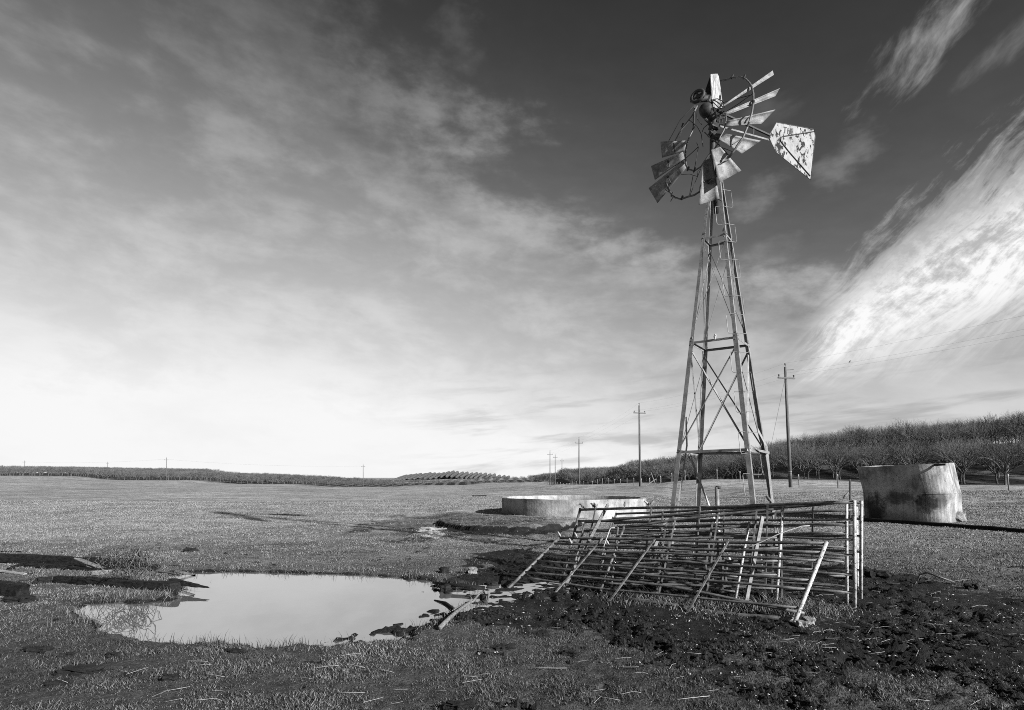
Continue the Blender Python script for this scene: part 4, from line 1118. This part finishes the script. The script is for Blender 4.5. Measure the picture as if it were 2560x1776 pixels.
# ------------------------------------------------------------------ orchard trees
def grow(seed, levels=4, twig=.011, scale=1.0, rmin=0.0):
    rr = random.Random(seed); trunk, crown = [], []
    def rec(p, d, L, r, lv_):
        mid = p + d * (L * .5) + Vector((rr.uniform(-1, 1), rr.uniform(-1, 1), 0)) * L * .05
        e = p + d * L
        (trunk if lv_ <= 1 else crown).append((p, mid, e, max(r, rmin), max(r * .72, rmin)))
        if lv_ >= levels: return
        n = {0: 5, 1: 3, 2: 4, 3: 4, 4: 3}[lv_]
        a0 = rr.uniform(0, 6.28)
        for k in range(n):
            a = a0 + k * 6.283 / n + rr.uniform(-.5, .5)
            if lv_ == 0: t_ = RAD(rr.uniform(28, 46)); st = e
            else: t_ = RAD(rr.uniform(16, 42)); st = p + d * L * rr.uniform(.45, 1.0) if k else e
            x = d.orthogonal().normalized(); y = d.cross(x)
            nd = (d * math.cos(t_) + (x * math.cos(a) + y * math.sin(a)) * math.sin(t_))
            nd.z += .16 if lv_ else 0; nd.normalize()
            L2 = {0: 1.35, 1: 1.15, 2: .95, 3: .75, 4: .5}[lv_] * rr.uniform(.75, 1.15)
            r2 = {0: .07, 1: .042, 2: .024, 3: twig, 4: twig * .8}[lv_]
            rec(st, nd, L2, r2, lv_ + 1)
    rec(Vector((0, 0, -.1)), Vector((rr.uniform(-.08, .08), rr.uniform(-.08, .08), 1)).normalized(), 1.15, .13, 0)
    def mk(segs, n):
        b = MB()
        for p, m_, e, r0_, r1_ in segs:
            b.tube([p * scale, m_ * scale, e * scale] if n > 3 else [p * scale, e * scale], [r0_, (r0_ + r1_) / 2, r1_] if n > 3 else [r0_, r1_], n, False)
        return b
    return mk(trunk, 6), mk(crown, 3)
TREES = []
for k in range(5):
    tb, cb = grow(40 + k, 5, .010)
    tm = tb.mesh('orchard_trunk', True); cm = cb.mesh('orchard_crown'); tm.materials.append(M_BARK); cm.materials.append(M_TWIG)
    TREES.append((tm, cm))
FARM = []
for k in range(3):
    tb, cb = grow(60 + k, 4, .016, 1.0, .020)
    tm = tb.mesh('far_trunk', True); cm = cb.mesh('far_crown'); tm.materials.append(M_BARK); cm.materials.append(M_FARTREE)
    FARM.append((tm, cm))
cand = []
for iy in range(0, 80):
    for ix in range(0, 27):
        y = 60 + iy * 4.7; x = float(orchard_front(y)) + 1.0 + ix * 4.9 + random.uniform(-.5, .5); y += random.uniform(-.5, .5)
        if y > 430 or x / y > .98: continue
        if ix > 16 and y > 130: continue
        cand.append((x, y))
cand.sort(key=lambda c: math.hypot(*c))
near, far = cand[:300], cand[300:]
def trees_at(lst): 
    a = np.array(lst); return far_height(a[:, 0], a[:, 1])
zn = trees_at(near)
for i, ((x, y), z) in enumerate(zip(near, zn)):
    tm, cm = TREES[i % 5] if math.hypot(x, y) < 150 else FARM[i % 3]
    t = thing('orchard_tree', (x, y, z), 'bare vase-shaped orchard tree in the front rows of the right-hand orchard', 'tree', 'bare trees of the right-hand orchard')
    s = random.uniform(.88, 1.08); t.scale = (s, s, s * random.uniform(.95, 1.06)); t.rotation_euler = (0, 0, random.uniform(0, 6.28))
    for nm, m_ in (('trunk', tm), ('crown', cm)):
        o = bpy.data.objects.new(nm, m_); C.objects.link(o); o.parent = t
def scatter(name, pts, zs, meshes, label, smin=.85, smax=1.2, seed=0, sx_=1.0):
    """one object holding many trees that read as one mass: real instances on points"""
    rr = np.random.default_rng(seed)
    me = bpy.data.meshes.new(name); a = np.column_stack([np.array(pts), zs]); me.from_pydata([tuple(v_) for v_ in a], [], [])
    o = bpy.data.objects.new(name, me); C.objects.link(o)
    ng = bpy.data.node_groups.new(name, 'GeometryNodeTree')
    ng.interface.new_socket('Geometry', in_out='INPUT', socket_type='NodeSocketGeometry'); ng.interface.new_socket('Geometry', in_out='OUTPUT', socket_type='NodeSocketGeometry')
    N = ng.nodes; L_ = ng.links
    gi = N.new('NodeGroupInput'); go = N.new('NodeGroupOutput'); jn = N.new('GeometryNodeJoinGeometry')
    for src in meshes:
        oi = N.new('GeometryNodeObjectInfo'); oi.inputs['Object'].default_value = src; oi.transform_space = 'ORIGINAL'
        ip = N.new('GeometryNodeInstanceOnPoints'); L_.new(gi.outputs[0], ip.inputs['Points']); L_.new(oi.outputs['Geometry'], ip.inputs['Instance'])
        rv = N.new('FunctionNodeRandomValue'); rv.data_type = 'FLOAT_VECTOR'; rv.inputs[0].default_value = (0, 0, 0); rv.inputs[1].default_value = (0, 0, 6.28); rv.inputs['Seed'].default_value = seed
        L_.new(rv.outputs[0], ip.inputs['Rotation'])
        rs_ = N.new('FunctionNodeRandomValue'); rs_.data_type = 'FLOAT'; rs_.inputs[2].default_value = smin; rs_.inputs[3].default_value = smax; rs_.inputs['Seed'].default_value = seed + 1
        L_.new(rs_.outputs[1], ip.inputs['Scale'])
        L_.new(ip.outputs[0], jn.inputs[0])
    L_.new(jn.outputs[0], go.inputs[0])
    md = o.modifiers.new('instances', 'NODES'); md.node_group = ng
    tagit(o, label, 'orchard', kind='stuff')
    return o
srcs = [None, None]
for o in bpy.data.objects:
    if o.type == 'MESH' and o.data == FARM[0][0] and srcs[0] is None: srcs[0] = o
    if o.type == 'MESH' and o.data == FARM[0][1] and srcs[1] is None: srcs[1] = o
print('far sources', srcs, len(near), len(far))
scatter('far_orchard_rows', far, trees_at(far), srcs, 'rear rows of the bare orchard climbing the hill on the right', .95, 1.2, 5)
lp, lq = [], []
edge_x = [-420, -239, -170, -72, -36, 2, 30]; edge_y = [285, 282, 298, 294, 303, 325, 345]
for ix in range(0, 90):
    for iy in range(0, 31):
        x = -430 + ix * 5.2 + random.uniform(-.8, .8); y = float(np.interp(x, edge_x, edge_y)) + 2 + iy * 6.6 + random.uniform(-.8, .8)
        if x > -95 and iy > 4: continue
        if abs(x / y) < .95: (lp if x < -95 - (iy % 3) * 8 else lq).append((x, y))
scatter('far_left_orchard', lp, trees_at(lp), srcs, 'far bare orchard forming a low grey band along the left horizon', .85, 1.15, 9)
scatter('far_middle_orchard', lq, trees_at(lq), srcs, 'low young bare trees before the far knoll in the middle', .5, .75, 12)
# rows of rounded leafy trees on the far knoll
def treerow(px, pyt, Dn, Df, k):
    top = P(px, pyt, Df); pts = []
    n = 16
    b = MB()
    nearx = P(px - 16 - max(0, (1140 - px) * .16), 1200, Dn)
    for i in range(n):
        t_ = i / (n - 1); x = nearx.x * (1 - t_) + top.x * t_; y = Dn * (1 - t_) + Df * t_
        z0_ = float(far_height(np.array([x]), np.array([y]))[0])
        hh = 4.2 + random.uniform(-.5, .5); zt_ = top.z - (1 - t_) ** 1.2 * 5.5
        z0_ = min(z0_, zt_ - 3.0)
        ww = 1.55 + random.uniform(-.25, .25)
        # a lumpy crown
        m = 7; V = []
        for a in range(6):
            ph = -0.5 * math.pi + math.pi * a / 5
            for c in range(m):
                th_ = 2 * math.pi * c / m; k_ = random.uniform(.82, 1.12)
                V.append(Vector((x + ww * math.cos(ph) * math.cos(th_) * k_, y + 8.5 * math.cos(ph) * math.sin(th_) * k_, (z0_ + .5 + zt_) / 2 + (zt_ - z0_ - .5) / 2 * math.sin(ph) * (1 if 0 < a < 5 else .97))))
        F = [(a * m + c, a * m + (c + 1) % m, (a + 1) * m + (c + 1) % m, (a + 1) * m + c) for a in range(5) for c in range(m)]
        b.add(V, F)
    o = b.build('tree_row', M_EVERG, None, True, (top.x, Dn, 0))
    tagit(o, 'one row of rounded trees running up the far knoll in the middle distance', 'tree row', 'rows of rounded trees on the far knoll')
for k in range(23):
    px = 1018 + k * 11.6 + random.uniform(-1.2, 1.2)
    top = np.interp(px, [1010, 1060, 1110, 1135, 1180, 1215, 1245, 1275], [1188, 1182, 1180, 1177, 1180, 1181, 1185, 1190]) + random.uniform(-1, 1)
    treerow(px, top, 560, 700, k)

# ------------------------------------------------------------------ timbers and scrap at the pond's left shore
def beam(name, p0, p1, w, h, mat, label, cat, seed=0, rag=.012, taper_=(1, 1), n=10):
    """old timber: a squared section with worn, wandering edges and broken ends"""
    rr = random.Random(seed); p0 = Vector(p0); p1 = Vector(p1); d = (p1 - p0).normalized()
    x = d.cross(Vector((0, 0, 1))).normalized(); y = x.cross(d)
    b = MB(); V = []; m = 8
    prof = [(-.5, -.5), (0, -.52), (.5, -.5), (.52, 0), (.47, .48), (0, .5), (-.47, .47), (-.52, 0)]
    for i in range(n + 1):
        t = i / n; k = taper_[0] * (1 - t) + taper_[1] * t
        c = p0.lerp(p1, t)
        for a, e in prof:
            jx, jy = rr.uniform(-rag, rag), rr.uniform(-rag, rag)
            en = rr.uniform(-.05, .05) if i in (0, n) else 0
            V.append(c + d * en + x * (a * w * k + jx) + y * (e * h * k + jy))
    F = [(i * m + c, i * m + (c + 1) % m, (i + 1) * m + (c + 1) % m, (i + 1) * m + c) for i in range(n) for c in range(m)]
    F += [tuple(range(m - 1, -1, -1)), tuple(n * m + c for c in range(m))]
    b.add(V, F)
    return tagit(b.build(name, mat, None, False, p0), label, cat)
def Z7(a, c): return (a / 4.109, 1340 + c / 4.109)
def g7(a, c, dz=0): p = on(*Z7(a, c)); p.z += dz; return p
beam('timber', g7(-160, 268, .10), g7(1440, 350, .11), .13, .16, M_WOODDARK, 'long black timber lying behind the others at the left shore', 'timber', 1, .014, (1, 1), 16)
beam('timber', g7(1330, 352, .10), g7(1620, 372, .07), .13, .14, M_WOODDARK, 'rotted broken timber end beside the wire tangle', 'timber', 2, .03, (1, .7), 6)
beam('timber', g7(280, 318, .04), g7(1180, 382, .05), .11, .06, M_WOODDARK, 'thin black timber lying in front of the long one', 'timber', 3, .012)
beam('timber', g7(585, 480, .06), g7(1795, 575, .075), .14, .13, M_WOODDARK, 'black timber with its square end in the pond', 'timber', 4, .012, (.8, 1.15), 14)
beam('timber', g7(-240, 575, .11), g7(232, 640, .10), .16, .18, M_WOODDARK, 'short dark timber end jutting in at the left edge', 'timber', 5, .012)
beam('stake', P(*Z7(1755, 465), 9.55), P(*Z7(2140, 532), 9.2), .085, .085, M_WOODDARK, 'pointed dark stake lying in the water', 'stake', 6, .006, (1.1, .25), 10)
pa = P(*Z7(800, 235), 11.15); pb = on(*Z7(1085, 362)) + Vector((0, 0, .03))
beam('plank', pa, pb, .10, .03, M_WOODMID, 'short plank leaning over the long black timber', 'plank', 7, .004)
beam('plank', g7(-60, 372, .03), g7(250, 403, .02), .07, .025, M_WOODLIGHT, 'pale thin board lying in the grass at the left edge', 'plank', 8, .004)
beam('plank', g7(90, 352, .02), g7(250, 305, .05), .07, .035, M_WOODDARK, 'dark short board propped in the grass near the left edge', 'plank', 9, .004)
beam('plank', g7(925, 415, .05), g7(1150, 398, .05), .05, .075, M_WOODMID, 'short board on edge between the timbers', 'plank', 10, .004)
beam('plank', g7(855, 605, .02), g7(1035, 580, .02), .04, .02, M_WOODMID, 'small stick of wood in the grass before the front timber', 'stick', 11, .003)
beam('plank', g7(0, 160, .01), g7(215, 166, .01), .06, .02, M_WOODDARK, 'thin dark board far behind the timbers in the grass', 'plank', 12, .004)
b = MB(); pts = [P(*Z7(a, c), 9.9) for a, c in ((1800, 368), (2005, 418), (1840, 466))]
for s0, s1 in zip(pts[:-1], pts[1:]): b.ell(s0, s1, .035, .005, (0, 0, 1), (0, 1, 0))
tagit(b.build('bent_angle_iron', M_RAIL, None, False, pts[0]), 'angle iron bent to a point sticking out over the pond', 'scrap iron')
b = MB(); pts = [P(*Z7(a, c), yy) for (a, c), yy in zip(((1600, 372), (1680, 372), (1750, 380), (1800, 400), (1800, 425), (1760, 455)), (10.4, 10.3, 10.2, 10.05, 9.9, 9.7))]
b.tube(pts, .016, 7); tagit(b.build('curved_rod', M_RAIL, None, True, pts[0]), 'curved iron hoop beside the bent angle iron', 'scrap iron')
# tangle of old wire
tc_ = Vector((-5.97, 9.5, .40))
tw = thing('wire_tangle', on(*Z7(1340, 400)), 'tangled heap of rusty fence wire on the timbers by the pond', 'wire')
rr = random.Random(5)
for k in range(36):
    c = tc_ + Vector((rr.gauss(0, .17), rr.gauss(0, .10), rr.gauss(.0, .08)))
    r = rr.uniform(.07, .21); ax = Vector((rr.uniform(-1, 1), rr.uniform(-1.4, 1.4), rr.uniform(-.6, .6))).normalized()
    x = ax.orthogonal().normalized(); y = ax.cross(x); ph = rr.uniform(0, 6.28); sw = rr.uniform(3.5, 9)
    pts = []; n = int(sw * 3.2)
    for i in range(n):
        t = sw * i / n; q_ = r * (1 + .25 * math.sin(2.3 * t + ph) + .1 * math.sin(7 * t))
        p = c + (x * math.cos(t + ph) + y * math.sin(t + ph)) * q_ + Vector((0.12 * math.sin(.7 * t), 0, .03 * math.sin(5 * t + k)))
        p.z = max(p.z, .02); pts.append(p)
    b = MB(); b.tube(pts, .0048, 4, False); b.build('strand', M_WIRE, tw)
for k in range(4):
    b = MB(); s0 = tc_ + Vector((rr.uniform(-.3, .1), 0, -.05)); e = tc_ + Vector((rr.uniform(-.75, -.4), rr.uniform(-.2, .2), rr.uniform(-.2, .1)))
    b.tube([s0, (s0 + e) / 2 + Vector((0, 0, rr.uniform(.1, .25))), e], .0048, 4, False); b.build('strand', M_WIRE, tw)

# ------------------------------------------------------------------ sticks in the mud right of the pond
def Z4(a, c): return (1060 + a / 4.602, 1400 + c / 4.602)
def g4(a, c, dz=0): p = on(*Z4(a, c)); p.z = max(p.z, WATER_Z) + dz; return p
br = thing('forked_branch', g4(180, 815), 'pale forked branch lying from the pond edge towards the mud', 'branch')
b = MB(); b.tube([g4(180, 815, .03), g4(290, 720, .05), g4(390, 630, .05), g4(510, 572, .06), g4(560, 535, .06), g4(620, 480, .07), g4(685, 435, .08)], [.026, .025, .022, .020, .016, .014, .011], 8); b.build('stem', M_STICK, br, True)
b = MB(); b.tube([g4(510, 572, .06), g4(420, 595, .07), g4(325, 630, .05)], [.02, .014, .008], 7); b.build('side_limb', M_STICK, br, True)
b = MB(); b.tube([g4(685, 435, .08), g4(712, 470, .05), g4(725, 505, .03)], [.014, .011, .008], 6); b.build('side_limb', M_WOODMID, br, True)
b = MB(); b.tube([g4(105, 315, .04), g4(300, 340, .07), g4(500, 365, .08), g4(695, 385, .06)], [.018, .028, .03, .034], 8); tagit(b.build('stick', M_WOODDARK, None, True, g4(105, 315)), 'long dark stick lying in the shallow water at the muddy end', 'stick')
b = MB(); b.tube([g4(120, 545, .0), g4(250, 570, .015), g4(395, 598, .01)], [.012, .02, .016], 7); tagit(b.build('stick', M_WOODDARK, None, True, g4(120, 545)), 'half sunken dark stick near the forked branch', 'stick')
b = MB(); b.tube([g4(850, 170, .02), g4(1010, 210, .03), g4(1130, 232, .04)], [.014, .02, .022], 7); tagit(b.build('stick', M_WOODDARK, None, True, g4(850, 170)), 'dark stick behind the foot of the front panel', 'stick')
for i, (a, c, s, lab) in enumerate(((370, 290, (.22, .14, .10), 'dark jagged chunk standing by the long stick'), (250, 345, (.15, .12, .09), 'dark lump caught on the long stick in the water'), (690, 470, (.12, .1, .09), 'dark lump under the tip of the forked branch'),
                                    (960, 310, (.20, .1, .08), 'dark mud lump in the puddles beside the panel foot'), (790, 300, (.2, .14, .06), 'flat mud lump in the middle of the puddles'), (235, 150, (.24, .16, .12), 'dark clod on the grass at the far pond corner'))):
    p = g4(a, c); tagit(rock('mud_clod', (p.x, p.y, p.z + s[2] * .3), s, M_CLOD, 50 + i, 2, i), lab, 'clod')
p = g4(560, 155); tagit(rock('pale_stone', (p.x, p.y, p.z + .05), (.16, .12, .11), M_STONE, 61, 2), 'pale stone beyond the muddy end of the pond', 'stone')
# curved bar right of the panels
b = MB(); pts = [on(*a) + Vector((0, 0, h)) for a, h in (((2288, 1462), .0), ((2300, 1458), .10), ((2318, 1460), .17), ((2345, 1464), .14), ((2385, 1459), .02))]
b.tube(pts, .014, 7); tagit(b.build('curved_bar', M_RAIL, None, True, pts[0]), 'dark bent bar arching out of the ground right of the panels', 'scrap iron')

# ------------------------------------------------------------------ clods, dung and trodden lumps in the grass
CL = [((200, 1682), (.36, .22, .06), 'broad black cow pat in the grass below the pond'), ((142, 1712), (.16, .10, .04), 'small black cow pat left of the broad one'), ((477, 1381), (.26, .14, .12), 'dark clod on the open grass behind the pond'),
      ((105, 1460), (.22, .14, .12), 'mossy dark clod between the left timbers'), ((58, 1502), (.34, .2, .08), 'flat dark clod under the jutting timber end'), ((92, 1628), (.22, .12, .05), 'ragged dark clod in the grass left of the pond'),
      ((170, 1642), (.11, .08, .05), 'small clod right of the ragged one'), ((280, 1642), (.10, .08, .05), 'small clod below the pond near left'), ((590, 1630), (.22, .09, .03), 'flat dark pat at the near edge of the pond'),
      ((430, 1698), (.12, .09, .05), 'small dark clod at the bottom of the picture left of centre'), ((1259, 1622), (.22, .12, .04), 'dark trodden pat in the grass below the mud'), ((1150, 1770), (.22, .14, .05), 'dark clump cut by the bottom edge of the picture'),
      ((1420, 1636), (.16, .1, .04), 'small dark pat right of the trodden one'), ((2432, 1472), (.18, .12, .09), 'dark stone on the lit grass at the right'), ((2195, 1446), (.34, .18, .14), 'dark heap of mud right of the end posts'),
      ((1205, 1240), (.5, .3, .03), 'flat dark patch of board on the far grass'), ((2130, 1452), (.25, .16, .12), 'mud lump touching the white end posts')]
for i, ((px, py), s, lab) in enumerate(CL):
    p = on(px, py); tagit(rock('clod', (p.x, p.y, p.z + s[2] * .22), (s[0] * .85, s[1] * .85, s[2]), M_CLOD, 70 + i, 5, random.uniform(-.4, .4), .22), lab, 'clod')
b = MB(); pa, pb = on(1183, 1241.5), on(1214, 1240.5); b.bar(pa + Vector((0, 0, .03)), pb + Vector((0, 0, .03)), .25, .08); tagit(b.build('far_board', M_WOODDARK, None, False, pa), 'dark board lying far out on the pasture before the round tank', 'board')

# straw stalks: one mesh per shape, each stalk an object
stalks = []
for k in range(5):
    b = MB(); L_ = 1.0; bd = (0, .02, -.03, .12, .3)[k]
    b.tube([Vector((-.5, 0, 0)), Vector((-.1, bd * .5, .006)), Vector((.2, bd, .004)), Vector((.5, bd * .2, 0))], .011, 5)
    m_ = b.mesh('straw_stalk', True); m_.materials.append(M_STRAW); stalks.append(m_)
def straw(px, py, L_, ang, k):
    p = on(px, py); o = bpy.data.objects.new('straw_stalk', stalks[k]); C.objects.link(o)
    z0_, z1_ = hz(p.x + math.cos(ang) * L_ * .4, p.y + math.sin(ang) * L_ * .4), hz(p.x - math.cos(ang) * L_ * .4, p.y - math.sin(ang) * L_ * .4)
    o.location = (p.x, p.y, max(p.z, (z0_ + z1_) / 2) + .022); o.scale = (L_, L_ * .9, L_ * .7); o.rotation_euler = (0, math.atan2(z1_ - z0_, L_ * .8) * .8, ang)
    tagit(o, 'dry pale straw stalk lying on the trodden ground in the foreground', 'straw', 'straw stalks scattered over the foreground')
rr = random.Random(21)
for px, py, lpx, ang in ((2180, 1596, 36, 0), (2140, 1590, 22, .6), (2195, 1605, 18, 1.2), (2070, 1618, 38, .3), (2360, 1590, 44, .15), (2400, 1588, 30, 0), (2275, 1606, 28, .1), (2340, 1510, 26, .5), (2385, 1615, 16, 1.0), (2100, 1563, 30, -.1), (2210, 1578, 40, -.1),
                        (1180, 1710, 52, .55), (1210, 1694, 30, .15), (1100, 1735, 28, -.1), (1375, 1678, 80, 0), (1600, 1692, 40, .05), (1560, 1655, 40, .3), (1735, 1752, 90, .3), (1780, 1735, 40, .4), (2290, 1755, 60, -.15), (2440, 1770, 50, .5), (2445, 1745, 36, 1.5),
                        (505, 1670, 40, .1), (545, 1735, 30, 0), (520, 1760, 60, .2), (815, 1675, 60, .15), (880, 1740, 60, 0), (140, 1624, 24, 0), (2450, 1520, 44, .1), (2480, 1470, 30, .4), (2540, 1475, 30, .5), (2400, 1455, 36, .1), (2120, 1545, 26, 1.6), (1390, 1575, 18, 0), (1700, 1700, 30, .6),
                        (1870, 1725, 34, -.4), (2035, 1690, 30, 0), (1920, 1645, 30, .4), (1650, 1640, 30, .7), (1460, 1745, 30, 1.2), (990, 1765, 30, .5)):
    g = on(px, py); straw(px, py, max(.1, lpx * g.y / FPX), ang, rr.randrange(5))
for k in range(95):
    px = rr.uniform(1950, 2550); py = rr.uniform(1455, 1640)
    straw(px, py, rr.uniform(.05, .17), rr.uniform(-.7, .9), rr.randrange(5))
for k in range(40):
    straw(rr.uniform(100, 1900), rr.uniform(1640, 1770), rr.uniform(.06, .2), rr.uniform(0, 3.14), rr.randrange(5))
# pale chips and crumbs
n = 1500
poly_px = np.column_stack([rng.uniform(1180, 2560, n), rng.uniform(1480, 1776, n)])
gp_ = np.array([G(a, c)[:2] for a, c in poly_px]); mk_ = masks(gp_[:, 0], gp_[:, 1]); gp_ = gp_[(mk_ > .35)]
zz_ = height(gp_[:, 0], gp_[:, 1]); b = MB()
for (x, y), z in zip(gp_, zz_):
    s = .004 + .007 * rr.random() ** 3; a = rr.uniform(0, 6.28); u_ = Vector((math.cos(a), math.sin(a), rr.uniform(-.3, .3))) * s * rr.uniform(1, 2.2); v_ = Vector((-math.sin(a), math.cos(a), rr.uniform(-.2, .6))) * s
    c = Vector((x, y, z + .006)); b.add([c - u_, c - v_, c + u_, c + v_, c + Vector((0, 0, s))], [(0, 1, 4), (1, 2, 4), (2, 3, 4), (3, 0, 4), (3, 2, 1, 0)])
tagit(b.build('pale_chips', M_CHIP), 'tiny pale chips and crumbs sprinkled over the dark mud', 'chips', kind='stuff')
# crumbled soil
n = 15000
pp_ = np.column_stack([rng.uniform(1150, 2600, n), rng.uniform(1390, 1790, n)])
gp_ = np.array([G(a, c)[:2] for a, c in pp_]); mk_ = masks(gp_[:, 0], gp_[:, 1]); ok_ = (mk_ > .4) & (pfbm(gp_[:, 0] * .7, gp_[:, 1] * .7, 63, 2) + rng.normal(0, .25, len(gp_)) > -.05) & (sdpoly(gp_[:, 0], gp_[:, 1], PUDDLES) < .1); gp_ = gp_[ok_]
zz_ = height(gp_[:, 0], gp_[:, 1]); b = MB()
for (x, y), z in zip(gp_, zz_):
    s = .010 + .030 * rr.random() ** 3; c = Vector((x, y, z + s * .2)); V = []
    for (a, e, f) in ((1, 0, 0), (0, 1, 0), (-1, 0, 0), (0, -1, 0), (.1, .1, .9), (0, 0, -.5)):
        V.append(c + Vector((a, e, f)) * s * rr.uniform(.7, 1.3))
    b.add(V, [(0, 1, 4), (1, 2, 4), (2, 3, 4), (3, 0, 4), (1, 0, 5), (2, 1, 5), (3, 2, 5), (0, 3, 5)])
tagit(b.build('soil_crumbs', M_CLOD), 'crumbled dark soil over the trodden mud', 'soil', kind='stuff')

# ------------------------------------------------------------------ birds
def bird(px, py, Y, ang, mat, label, L_=.15, z=None):
    """small songbird, one continuous body: beak, head, breast, belly, tail"""
    p = P(px, py, Y); b = MB()
    d = Vector((math.cos(ang), math.sin(ang), 0)); up = Vector((0, 0, 1))
    prof = [(.62, .50, .004), (.52, .50, .022), (.46, .53, .060), (.38, .58, .120), (.28, .60, .140), (.18, .54, .125), (.08, .42, .150), (-.04, .30, .185), (-.18, .18, .175), (-.32, .04, .120), (-.44, -.08, .062), (-.54, -.16, .040), (-.66, -.25, .034), (-.68, -.26, .006)]
    b.tube([p + d * (a * L_) + up * (e * L_ + .01) for a, e, r in prof], [r * L_ * 1.15 for a, e, r in prof], 10)
    for s in (-1, 1):
        x = d.cross(up) * s * .05 * L_
        b.tube([p + x + up * L_ * .2, p + x + up * .002], .0025, 4)
    return tagit(b.build('bird', mat, None, True, p), label, 'bird', 'small birds perched about the windmill and panels')
TOPY = lambda px: 11.3 + (px - 1450) / (2136 - 1450) * (7.95 - 11.3)
ld = list(bpy.data.objects)
pile = [o for o in ld if o.name.startswith('pipe_panel')]
def top_rail_y(px):
    o = pile[2]; r = [c for c in o.children if c.name.startswith('rail')][0]
    v0 = wloc(o) + r.data.vertices[0].co; v1 = wloc(o) + r.data.vertices[len(r.data.vertices) - 1].co
    # depth along the rail where it is seen at px
    best = None
    for k in range(401):
        q_ = v0.lerp(v1, k / 400); e = abs(1280 + FPX * q_.x / (q_.y * _cp + (q_.z - EYE) * _sp) - px)
        if best is None or e < best[0]: best = (e, q_)
    return best[1]
for px, ang, m_, lab in ((1454, 2.6, M_BIRD, 'leftmost small bird on the top rail of the panels'), (1481, 2.3, M_BIRD, 'left one of the two birds sitting close together on the rail'), (1487, 1.9, M_BIRD, 'right one of the two birds sitting close together on the rail'),
                         (1561, 1.2, M_BIRD, 'small bird on the rail before the bright tank wall'), (1616, 2.9, M_BIRDW, 'slim pale bird on the rail right of the round tank'), (1629, .5, M_BIRD, 'small dark bird beside the slim pale one'),
                         (1919, 2.0, M_BIRD, 'round dark bird on the rail under the tower leg'), (2113, .3, M_BIRD, 'long-tailed bird near the right end of the top rail')):
    q_ = top_rail_y(px); q_ = q_ + Vector((0, 0, .03)); pr = P(px, 1200, q_.y)
    bo = bird(px, 1200, q_.y, ang, m_, lab, .105); bo.location.z = q_.z
q_ = leg_at(0, GZ[1]) * .5 + leg_at(3, GZ[1]) * .5 + Vector((.0, 0, .0)); 
bo = bird(1788, 845, q_.y, 1.2, M_BIRDW, 'single pale bird perched on the tower crossbar', .15); bo.location.z = q_.z - .005
fr = pile[0]; stl_ = [c for c in fr.children if c.name.startswith('stile')][0]
q_ = max((wloc(fr) + v_.co for v_ in stl_.data.vertices), key=lambda v_: v_.z)
bo = bird(1398, 1340, q_.y, 2.2, M_BIRDW, 'white bird on the upper left corner of the leaning panel', .09); bo.location = q_
for px, f_, lab in ((1432, .06, 'white bird on the top rail just right of the leaning panel corner'), (1409, .02, 'pale bird clinging below the leaning panel corner'), (1512, .16, 'pale bird on the second rail of the leaning panel')):
    r_ = [c for c in fr.children if c.name.startswith('rail')][0 if '1432' in str(px) else 1]
    vs_ = [wloc(fr) + v_.co for v_ in r_.data.vertices]; k = min(vs_, key=lambda v_: abs(1280 + FPX * v_.x / (v_.y * _cp + (v_.z - EYE) * _sp) - px))
    bo = bird(px, 1350, k.y, 2.0 + f_, M_BIRDW, lab, .085); bo.location = (k.x, k.y, k.z + .02)
fb = P(2125, 907, 40); bo = bird(2125, 907, 40, .4, M_BIRD, 'tiny dark bird resting on the wire right of the tall pole', .22)
print('objects', len(bpy.data.objects))
